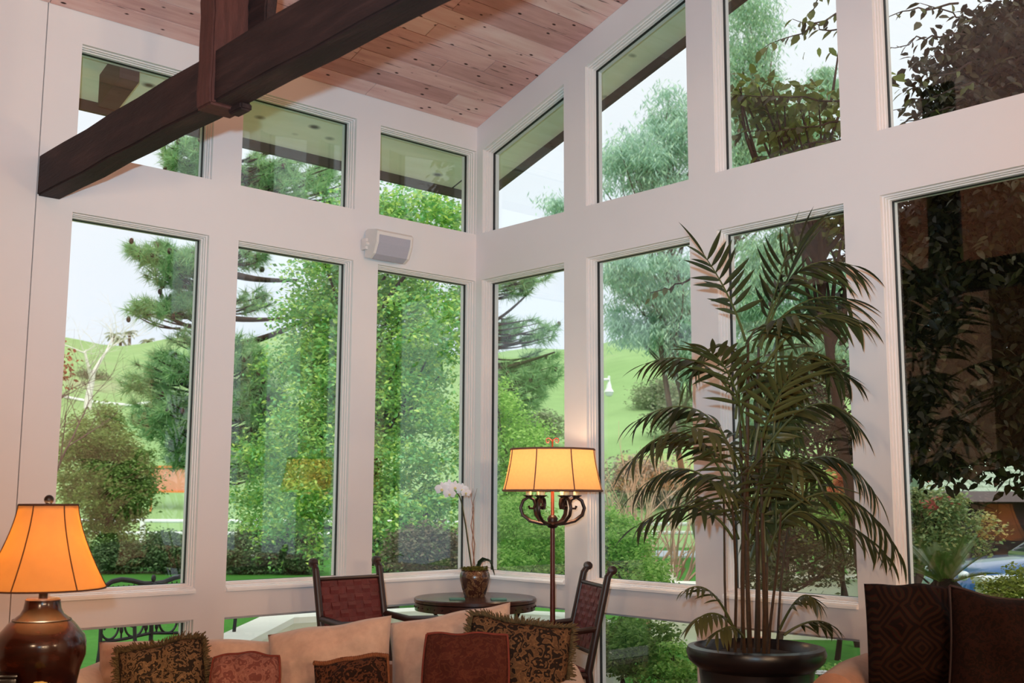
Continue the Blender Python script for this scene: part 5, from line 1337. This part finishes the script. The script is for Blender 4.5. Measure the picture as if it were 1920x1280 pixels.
leafy('olive_leaf_tree', 'olive-leaved branches crossing the third upper window right of the room corner', 'tree', [pblob(1480, 200, 8.2, 90, 30, .3, 3000), pblob(1520, 255, 8.2, 70, 40, .3, 2600), pblob(1390, 180, 8.2, 40, 24, .25, 900), pblob(1545, 430, 8.3, 50, 30, .3, 1500), pblob(1610, 150, 8.3, 30, 120, .3, 500)], 70, 1150, 0.13, 0.085, M['lf_mid'], 'leaf', 0.6, 93, tuple((lambda q: (q.x, q.y, gz(q)))(spot(1650, 1000, 8.5))), 0.06, 30, M['bark_dark'])
leafy('dark_bush', 'dense dark green bush filling the lower window behind the palm canes', 'shrub', [pblob(1420, 1000, 11.2, 70, 60, .4), pblob(1500, 980, 11.2, 80, 60, .4), pblob(1550, 1050, 10.8, 50, 40, .35), pblob(1440, 1080, 10.6, 60, 30, .3)], 130, 12000, 0.12, 0.05, leafmat('deep_green_leaf', G((50, 62, 34), (72, 86, 48), (88, 104, 60), (58, 62, 36))), 'diamond', 0.2, 194, None, 0.04, 24, M['bark_dark'])
leafy('dark_bush', 'dark brown-green bush low behind the right side of the palm', 'shrub', [pblob(1440, 880, 13, 60, 50, .6), pblob(1560, 770, 12, 90, 90, .6), pblob(1530, 860, 12, 60, 60, .5), pblob(1600, 900, 12, 60, 60, .5)], 110, 9000, 0.15, 0.055, M['lf_dark'], 'diamond', 0.2, 94, None, 0.04, 24, M['bark_dark'])
# ---- flowering shrubs, sago, yellow shrub
def flowering(label, blobs, seed, n, mat, fl_cols, nf, flower_blobs, size=0.05, fs=0.06):
    r = leafy('flowering_shrub', label, 'shrub', blobs, 110, n, 0.12, size, mat, 'diamond', 0.2, seed, None, 0.03, 20, M['bark_dark'])
    rng = np.random.default_rng(seed+1); _, P = clump_points(flower_blobs, 14, nf, 0.05, rng)
    scatter('blossoms', P-np.array(r.location)[None], fs, 'diamond', leafmat('blossom', fl_cols, 0.6, 0.2, 0.3), rng, parent=r); return r
flowering('shrub with coral and orange flowers right of the palm fronds', [pblob(1590, 930, 11, 40, 60, .4), pblob(1560, 990, 11, 60, 40, .4)], 95, 6000, M['lf_bright'], G((222, 120, 96), (236, 170, 110), (214, 90, 90)), 900, [pblob(1592, 890, 10.8, 26, 50, .2), pblob(1575, 920, 10.8, 20, 20, .2)])
flowering('grey-green shrub with red flowers behind the sago palm', [pblob(1740, 960, 12, 50, 50, .5), pblob(1790, 990, 12, 50, 45, .5), pblob(1720, 1020, 12, 50, 40, .5)], 97, 9000, leafmat('greygreen_leaf', G((112, 134, 86), (140, 158, 104), (150, 142, 84))), G((140, 60, 56), (166, 90, 76)), 40, [pblob(1748, 945, 11.4, 9, 12, .1), pblob(1790, 936, 11.4, 9, 6, .1), pblob(1735, 895, 11.6, 14, 10, .1)])
p = spot(1772, 1098, 8.8); sg = plant('sago_palm', 'spiky sago palm outside the rightmost tall window', 'plant', (p.x, p.y, gz(p))); H = p.z-gz(p)
mb = MB(); mb.lathe([(0.10, -0.1), (0.13, H*.4), (0.12, H), (0.04, H+0.08)], 14, wob=lambda a, z: 1+0.06*math.sin(9*a+30*z)); mb.build('trunk', M['bark_dark'], sg, True)
M['sago'] = plain('sago_frond', srgb(116, 132, 72), 0.2, 20, 0.45, 0.4)
R = random.Random(98)
for k in range(26):
    a = k*2.4; el = R.uniform(0.35, 1.25); L = R.uniform(0.42, 0.56); c_, s_ = math.cos(a), math.sin(a); mb = MB(); pts = []
    for i in range(9):
        f = i/8; pts.append(Vector((c_*math.cos(el)*L*f, s_*math.cos(el)*L*f, H+L*math.sin(el)*f-0.20*L*f*f*(1.3-el*.6))))
    mb.tube(pts, [0.005-0.0004*i for i in range(9)], 4)
    for i in range(36):
        f = 0.12+0.88*i/36; j = min(7, int(f*8)); q = pts[j].lerp(pts[j+1], f*8-j); t = (pts[j+1]-pts[j]).normalized(); sd = t.cross(Vector((0, 0, 1))).normalized()
        for s in (-1, 1):
            e = q+(sd*s*0.8+t*0.55+Vector((0, 0, .25))).normalized()*(0.10*math.sin(math.pi*(0.15+.8*f))); n_ = t*0.006; mb.add([q-n_, q+n_, e], [(0, 1, 2)])
    mb.build('frond', M['sago'], sg)
leafy('yellow_shrub', 'yellow-green low shrub right of the sago palm', 'shrub', [pblob(1890, 1108, 8.2, 50, 22, .2), pblob(1910, 1075, 8.4, 26, 14, .15)], 50, 3000, 0.06, 0.035, leafmat('yellow_leaf', G((150, 160, 70), (182, 190, 96), (120, 134, 60))), 'diamond', 0.1, 99, None, 0.015, 12, M['bark_dark'])
# ---- white rail fences
M['white_paint'] = plain('white_paint', srgb(244, 246, 244), 0.02, 10, 0.5)
def railfence(label, us, d, vrails, name='rail_fence', rth=0.09, every=2.4):
    pts = [spot(u, 940, d) for u in us]; root = thing(name, label, 'fence', (pts[0].x, pts[0].y, gz(pts[0]))); o_ = Vector(root.location)
    zs = [spot(us[len(us)//2], v, d).z-gz(pts[len(us)//2]) for v in vrails]
    for z in zs:
        mb = MB(); mb.tube([Vector((p_.x, p_.y, gz(p_)+z))-o_ for p_ in pts], rth/2, 6); mb.build('rail', M['white_paint'], root)
    L = (pts[-1]-pts[0]).length; n = int(L/every)
    for i in range(n+1):
        q = pts[0].lerp(pts[-1], i/n); g = gz(q); mb = MB(); mb.obox((q.x-o_.x, q.y-o_.y, (g-o_.z)+(zs[0]+0.08)/2-0.05), (0.11, 0.11, zs[0]+0.18), (0, 0, SR)); mb.build('post', M['white_paint'], root)
railfence('white two-rail fence across the far side of the lawn', (60, 200, 340, 480, 620, 760, 900), 28.5, (977, 1000))
railfence('white two-rail fence behind the twiggy shrub by the road', (1080, 1160, 1240, 1320, 1400), 27.5, (982, 998))
railfence('thin white rail high on the hillside above the large olive-green shrub', (90, 160, 230, 300), 60, (757,), rth=0.14, every=4)
railfence('thin white rail on the hillside behind the bare twiggy shrub', (1090, 1160, 1230, 1300, 1380), 50, (828,), rth=0.12, every=4)
# ---- street lamp
p = spot(1108, 930, 36); sl = thing('street_lamp', 'white street lamp hanging from an arm in front of the green hill', 'lamp', (p.x, p.y, gz(p))); o_ = Vector(sl.location)
rl3 = lambda u, v: spot(u, v, 36)-o_
mb = MB(); t = rl3(1108, 712); mb.tube([(0, 0, -0.1), (0, 0, t.z*0.5), (0, 0, t.z+0.3)], [0.09, 0.07, 0.055], 10); mb.build('post', M['white_paint'], sl, True)
mb = MB(); mb.tube([rl3(1108, 712), rl3(1125, 711.5), rl3(1142, 711)], 0.04, 8); mb.build('arm', M['white_paint'], sl, True)
c = rl3(1142, 735); k = 36/FPX
mb = MB(); mb.lathe([(0.02, 31*k), (2.2*k, 30*k), (2.2*k, 22*k), (3*k, 18*k), (4.5*k, 13*k), (5*k, 8*k), (8.5*k, 2*k), (9*k, 0)], 18, c, cap=False); mb.build('lamp_head', M['white_paint'], sl, True)
mb = MB(); mb.lathe([(8*k, 0), (7.6*k, -3*k), (5*k, -7.5*k), (0, -9*k)], 18, c, cap=False); mb.build('globe', plain('frosted_globe', srgb(226, 230, 232), 0.02, 4, 0.3), sl, True)
# ---- rust-orange board
p = spot(318, 900, 36); bd = thing('board_sign', 'weathered rust-orange board on posts beyond the white two-rail fence', 'sign', (p.x, p.y, gz(p)), SR); zc_ = p.z-gz(p); k = 36/FPX
mb = MB(); mb.obox((0, 0, zc_+2*k), (66*k, 0.05, 44*k), bev=0.01); mb.build('panel', plain('rust_board', srgb(216, 150, 122), 0.15, 2.5, 0.8, bstr=0.3), bd)
M['orange'] = plain('orange_board_frame', srgb(226, 134, 74), 0.12, 4, 0.7)
for s in (-1, 1):
    mb = MB(); mb.obox((0, -0.03, zc_+2*k+s*23*k), (70*k, 0.06, 4*k)); mb.build('frame_rail', M['orange'], bd)
    mb = MB(); mb.obox((s*33*k, 0, (zc_+26*k)/2), (3.2*k, 0.07, zc_+26*k)); mb.build('post', M['orange'], bd)
# ---- cream low wall of the pool terrace
M['coping'] = plain('cream_coping', srgb(248, 246, 234), 0.03, 5, 0.7)
lw = thing('low_garden_wall', 'low cream angled garden wall just outside the windows behind the sofa', 'wall', (0.03, 2.63, -0.12))
pts = [(-1.75, 0.72), (0.0, 2.60), (1.55, 2.28), (2.05, 1.1), (1.75, 0.3)]
z0, z1 = 0.0, 0.52; cxy = Vector((0.4, 1.3))
def offp(i, o):
    p_ = Vector(pts[i]); dirs = []
    if i > 0: dirs.append((p_-Vector(pts[i-1])).normalized())
    if i < len(pts)-1: dirs.append((Vector(pts[i+1])-p_).normalized())
    n_ = Vector((0, 0))
    for d_ in dirs: n_ += Vector((d_.y, -d_.x))
    n_.normalize(); c_ = n_.dot(Vector((dirs[0].y, -dirs[0].x))); r_ = p_+n_*(o/max(c_, .3)); return (r_.x-0.03, r_.y-2.63)
mb = MB(); cp = MB()
for i in range(len(pts)-1):
    a, b = offp(i, -0.10), offp(i+1, -0.10); c, d = offp(i+1, 0.14), offp(i, 0.14)
    mb.hexa([(*q, z0) for q in (a, b, c, d)]+[(*q, z1-0.05) for q in (a, b, c, d)])
    a, b = offp(i, -0.13), offp(i+1, -0.13); c, d = offp(i+1, 0.17), offp(i, 0.17)
    q = MB(); q.hexa([(*q_, z1-0.05) for q_ in (a, b, c, d)]+[(*q_, z1) for q_ in (a, b, c, d)]); q.build('coping', M['coping'], lw)
mb.build('wall_body', M['cream'], lw)
mb = MB(); n_ = len(pts); mb.add([(x, y, -0.1) for x, y in pts]+[(x, y, 0.10) for x, y in pts], [list(range(n_)), list(range(n_, 2*n_))[::-1]]+[(i, (i+1) % n_, n_+(i+1) % n_, n_+i) for i in range(n_)])
struct('terrace', mb, M['patio'])
# ---- iron garden bench
p = spot(288, 1085, 8.5); bn = thing('iron_bench', 'black wrought-iron garden bench with scrolled back outside the first tall window', 'bench', (p.x, p.y, -0.075), math.atan2(1, 5)+0.0)
M['wrought'] = plain('black_wrought_iron', srgb(34, 30, 34), 0.2, 20, 0.45, 0.5)
HT = p.z+0.075; bn.scale = (0.86, 1, 1)
def arc(x0, x1, z0, rise, n=12): return [(x0+(x1-x0)*i/n, 0, z0+rise*math.sin(math.pi*i/n)) for i in range(n+1)]
for s in (-1, 1):
    mb = MB(); mb.tube([(0, 0, HT-0.035), (s*0.10, 0, HT-0.03), (s*0.22, 0, HT-0.002), (s*0.33, 0, HT+0.012), (s*0.42, 0, HT+0.0), (s*0.5, 0, HT-0.04)], 0.019, 8); mb.build('top_rail', M['wrought'], bn, True)
    mb = MB(); mb.tube([(0, 0, 0.475), (s*0.25, 0, 0.455), (s*0.5, 0, 0.445)], 0.012, 8); mb.build('lower_rail', M['wrought'], bn, True)
    mb = MB(); mb.tube([(s*0.5, 0, HT-0.04), (s*0.5, 0.0, 0.4), (s*0.52, 0.05, 0.0)], 0.016, 8); mb.build('leg', M['wrought'], bn, True)
    mb = MB(); mb.tube([(s*0.5, -0.42, 0.39), (s*0.5, -0.40, 0.3), (s*0.52, -0.44, 0.0)], 0.016, 8); mb.build('leg', M['wrought'], bn, True)
    mb = MB(); mb.tube([(s*0.5, 0, 0.60), (s*0.52, -0.2, 0.62), (s*0.52, -0.42, 0.59), (s*0.5, -0.42, 0.39)], 0.016, 8); mb.build('armrest', M['wrought'], bn, True)
    mb = MB()
    for cx_, r_c in ((0.175, 0.095), (0.415, 0.085)):
        zc2 = 0.462+r_c
        U = [(s*(cx_+r_c*math.cos(t)), 0, zc2+r_c*math.sin(t)) for t in [math.pi+math.pi*x/12 for x in range(13)]]
        mb.tube(U, 0.0095, 6)
        for sg in (-1, 1):
            q0 = cx_+sg*r_c
            cu = [(s*(q0-sg*(0.030-(0.030-0.006*t)*math.cos(t))), 0, zc2+(0.032-0.005*t)*math.sin(t)) for t in [x*0.42 for x in range(12)]]
            mb.tube(cu, 0.0085, 6)
    for cx_ in (0.055, 0.30):
        mb.tube([(s*cx_, 0, 0.46), (s*cx_, 0, HT-0.10)], 0.008, 6); mb.ball((s*cx_, 0, 0.52), (0.02, 0.011, 0.028), 8, 6)
    mb.build('scrollwork', M['wrought'], bn, True)
    mb = MB()
    for k in range(9):
        x = s*(0.04+0.052*k); mb.tube(arc(x, x+s*0.045, HT-0.09, -0.03, 6), 0.005, 5); mb.tube([(x, 0, HT-0.03), (x, 0, HT-0.10)], 0.005, 5)
    mb.tube([(0, 0, HT-0.10), (s*0.5, 0, HT-0.10)], 0.007, 6); mb.build('loop_frieze', M['wrought'], bn, True)
mb = MB(); mb.tube([(0, 0, HT-0.04), (0, 0, 0.36)], 0.018, 8); mb.build('centre_post', M['wrought'], bn, True)
mb = MB(); mb.ball((0, 0, HT+0.005), (0.02, 0.02, 0.028), 10, 8); mb.lathe([(0.03, HT-0.04), (0.012, HT-0.02)], 10); mb.build('finial', M['wrought'], bn, True)
for k in range(9):
    mb = MB(); mb.obox((0, -0.03-0.045*k, 0.37+0.02*abs(k-4)/4), (1.0, 0.028, 0.012)); mb.build('slat', M['wrought'], bn)
# ---- balustrade
p = spot(1400, 1090, 12.6); ba = thing('balustrade', 'cream stone balustrade with urn balusters beyond the lawn behind the palm', 'balustrade', (p.x, p.y, gz(p)), SR); k = 12.6/FPX; o_ = ba.location
def bz(v): return spot(1400, v, 12.6).z-gz(p)
mb = MB(); mb.obox((90*k, 0, (bz(1084)-0.05)/2), (250*k, 0.30, bz(1084)+0.05)); mb.build('base_wall', M['cream'], ba)
mb = MB(); mb.obox((90*k, 0, bz(1081)), (254*k, 0.36, 0.04), bev=0.01); mb.build('lower_rail', M['coping'], ba)
mb = MB(); mb.obox((90*k, 0, bz(1034)), (254*k, 0.26, 0.06), bev=0.015); mb.build('top_rail', M['coping'], ba)
for i in range(9):
    x = -20*k+27*k*i; h = bz(1037)-bz(1078); mb = MB(); mb.lathe([(0.045, 0), (0.045, 0.02), (0.025, 0.03), (0.055, h*.32), (0.05, h*.5), (0.022, h*.72), (0.026, h*.85), (0.045, h*.93), (0.045, h)], 14, (x, 0, bz(1079))); mb.build('baluster', M['cream'], ba, True)
p = spot(1290, 1095, 11.8); cb = thing('stone_bench_wall', 'cream low curved stone wall with rounded end left of the palm stems', 'wall', (p.x, p.y, gz(p)), SR); k = 11.8/FPX
mb = MB(); zt_ = p.z-gz(p)
tp_ = [(-86*k, 0.02), (-70*k, -0.03), (-30*k, -0.05), (30*k, -0.10), (100*k, -0.16)]
mb.tube([(x, y, zt_-0.035) for x, y in tp_], [0.05, 0.085, 0.09, 0.09, 0.09], 10, flat=0.55); mb.build('coping', M['coping'], cb, True)
mb = MB()
for i in range(1, 4):
    (xa, ya), (xb, yb) = tp_[i], tp_[i+1]; mb.hexa([(xa, ya-.06, 0), (xb, yb-.06, 0), (xb, yb+.06, 0), (xa, ya+.06, 0), (xa, ya-.06, zt_-.05), (xb, yb-.06, zt_-.05), (xb, yb+.06, zt_-.05), (xa, ya+.06, zt_-.05)])
mb.build('wall_body', M['cream'], cb)
for u, lb in ((1241, 'cream stone garden post, nearer the lamp, behind the curved stone wall'), (1259, 'cream stone garden post, nearer the palm, behind the curved stone wall')):
    q = spot(u, 1058, 12.3); o_ = gz(q); mb = MB(); mb.obox((0, 0, (q.z-o_)/2), (0.085 if u < 1250 else 0.10, 0.10, q.z-o_), (0, 0, SR), 0.02); o = mb.build('garden_post', M['cream'], None, True, (q.x, q.y, o_)); tag(o, lb, 'post', 'garden posts by the curved wall')
p = spot(1500, 1036, 13.5)
# ---- neighbouring house
HD = 22; p = spot(1900, 925, HD); hs = thing('neighbour_house', 'dark brown house with grey-green shingle roof beyond the driveway', 'house', (p.x, p.y, gz(p)), SR); k = HD/FPX; EZ = p.z-gz(p)
mb = MB(); mb.obox((2.0, 2.6, EZ/2-0.05), (6.6, 4.6, EZ+0.1)); mb.build('wall', plain('brown_siding', srgb(44, 30, 27), 0.15, 4, 0.8), hs)
RX0, RX1 = -1.75, 6.0; RZ = 1.9; RY = 2.8
mb = MB(); mb.hexa([(RX0, 0, EZ+.02), (RX1, 0, EZ+.02), (RX1, 5.4, EZ+.02), (RX0, 5.4, EZ+.02), (RX0, RY-.05, EZ+RZ), (RX1, RY-.05, EZ+RZ), (RX1, RY+.05, EZ+RZ), (RX0, RY+.05, EZ+RZ)])
M['shingle'] = plain('weathered_shingle', srgb(158, 172, 152), 0.22, 5, 0.9, stretch=(3, 1, 1)); mb.build('roof', M['shingle'], hs)
sh = MB(); R = random.Random(5); n_ = 20
for i in range(n_):
    f0, f1 = i/n_, (i+1.25)/n_; x = RX0
    while x < RX1:
        w = R.uniform(.12, .26); th = R.uniform(.015, .035); xe = min(RX1, x+w-.008)
        ya, yb = (RY-.05)*f0-.02, min(RY, (RY-.05)*f1); za, zb2 = EZ+.02+(RZ-.02)*f0, EZ+.02+(RZ-.02)*min(1, f1)
        sh.hexa([(x, ya, za+.005), (xe, ya, za+.005), (xe, yb, zb2+.002), (x, yb, zb2+.002), (x, ya, za+.012+th), (xe, ya, za+.012+th), (xe, yb, zb2+.006), (x, yb, zb2+.006)]); x += w
o = sh.build('shingles', M['shingle'], hs); o['kind'] = 'stuff'
mb = MB(); mb.obox(((RX0+RX1)/2, -0.04, EZ-0.06), (RX1-RX0, 0.05, 0.20)); mb.build('fascia', plain('grey_fascia', srgb(112, 96, 98), .1, 5, .7), hs)
mb = MB(); mb.obox((0.1, 0.28, EZ*0.5), (1.5, 0.05, EZ*.62)); wf = mb.build('window_frame', M['beam'], hs)
mb = MB(); mb.obox((0.1, 0.25, EZ*0.5), (1.36, 0.02, EZ*.55)); mb.build('pane', plain('dark_window_pane', srgb(30, 24, 24), .1, 3, .6, .15), wf)
# ---- blue car
CD = 14.0; p = spot(1810, 1060, CD); cz_ = gz(p); ca = thing('car', 'blue car parked on the driveway behind the sago palm', 'car', (p.x, p.y, cz_), SR); HZ = spot(1860, 1050, CD).z-cz_
M['blue'] = plain('blue_car_paint', srgb(42, 84, 132), 0.05, 3, 0.2, 0.5, 0.2, bstr=0.0, **{'Coat Weight': 0.7}); M['tyre'] = plain('black_tyre', srgb(26, 26, 28), .1, 20, .85); M['carglass'] = plain('car_glass', srgb(26, 32, 40), .05, 3, .05, .6)
sec = [(0.0, .30, HZ-.34, .70), (0.10, .22, HZ-.16, .80), (0.5, .2, HZ-.06, .86), (0.95, .2, HZ, .88), (1.6, .2, HZ+.03, .88), (3.3, .2, HZ+.04, .88), (3.9, .22, HZ+.0, .86), (4.25, .3, HZ-.12, .78)]
def loft(secs, seg=16, pw=4.0, yc=0.9):
    vs = []; fs = []
    for (x, za, zb2, hw_) in secs:
        for i in range(seg):
            a = 2*math.pi*i/seg; c_, s_ = math.cos(a), math.sin(a); e = 2/pw
            vs.append((x, yc+hw_*abs(c_)**e*(1 if c_ > 0 else -1), (za+zb2)/2+(zb2-za)/2*abs(s_)**e*(1 if s_ > 0 else -1)))
    n = len(secs)
    for i in range(n-1):
        for q in range(seg): w_ = (q+1) % seg; fs.append((i*seg+q, i*seg+w_, (i+1)*seg+w_, (i+1)*seg+q))
    fs += [list(range(seg)), [(n-1)*seg+q for q in range(seg)][::-1]]
    b = MB(); b.add(vs, fs); return b
loft(sec, 20, 5).build('car_body', M['blue'], ca, 'all')
loft([(1.25, HZ-.05, HZ+.06, .74), (1.75, HZ-.05, HZ+.42, .66), (2.1, HZ-.05, HZ+.47, .62), (3.0, HZ-.05, HZ+.47, .62), (3.5, HZ-.05, HZ+.36, .66), (4.0, HZ-.05, HZ+.04, .74)], 20, 4).build('greenhouse', M['carglass'], ca, 'all')
loft([(1.85, HZ+.40, HZ+.455, .60), (2.1, HZ+.42, HZ+.49, .61), (3.0, HZ+.42, HZ+.49, .61), (3.4, HZ+.36, HZ+.43, .60)], 16, 4).build('roof_panel', M['blue'], ca, 'all')
for s in (0.05, 1.75):
    for xx in (0.85, 3.4):
        mb = MB(); mb.lathe([(0.18, -0.09), (0.30, -0.09), (0.33, -0.05), (0.33, 0.05), (0.30, 0.09), (0.18, 0.09)], 24, cap=True); mb.v = [(xx+x, s+0.12*(1 if s < 1 else -1)+z, 0.33+y) for x, y, z in mb.v]; mb.build('wheel', M['tyre'], ca, True)
    mb = MB(); mb.ball((0.10, s+.25*(1 if s < 1 else -1), HZ-.22), (.06, .14, .07), 10, 8); mb.build('headlight', plain('headlight', srgb(214, 220, 224), .03, 4, .1), ca, True)
p = spot(1850, 1085, 10.6); kw = thing('white_kerb_wall', 'low white wall in front of the blue car', 'wall', (p.x, p.y, gz(p)), SR)
mb = MB(); mb.obox((0.55, 0, (p.z-gz(p))/2-0.05), (1.25, 0.2, p.z-gz(p)+0.07), bev=0.01); mb.build('wall_body', M['cream'], kw)
mb = MB(); mb.obox((0.55, 0, p.z-gz(p)), (1.3, 0.26, 0.05), bev=0.01); mb.build('coping', M['white_paint'], kw)
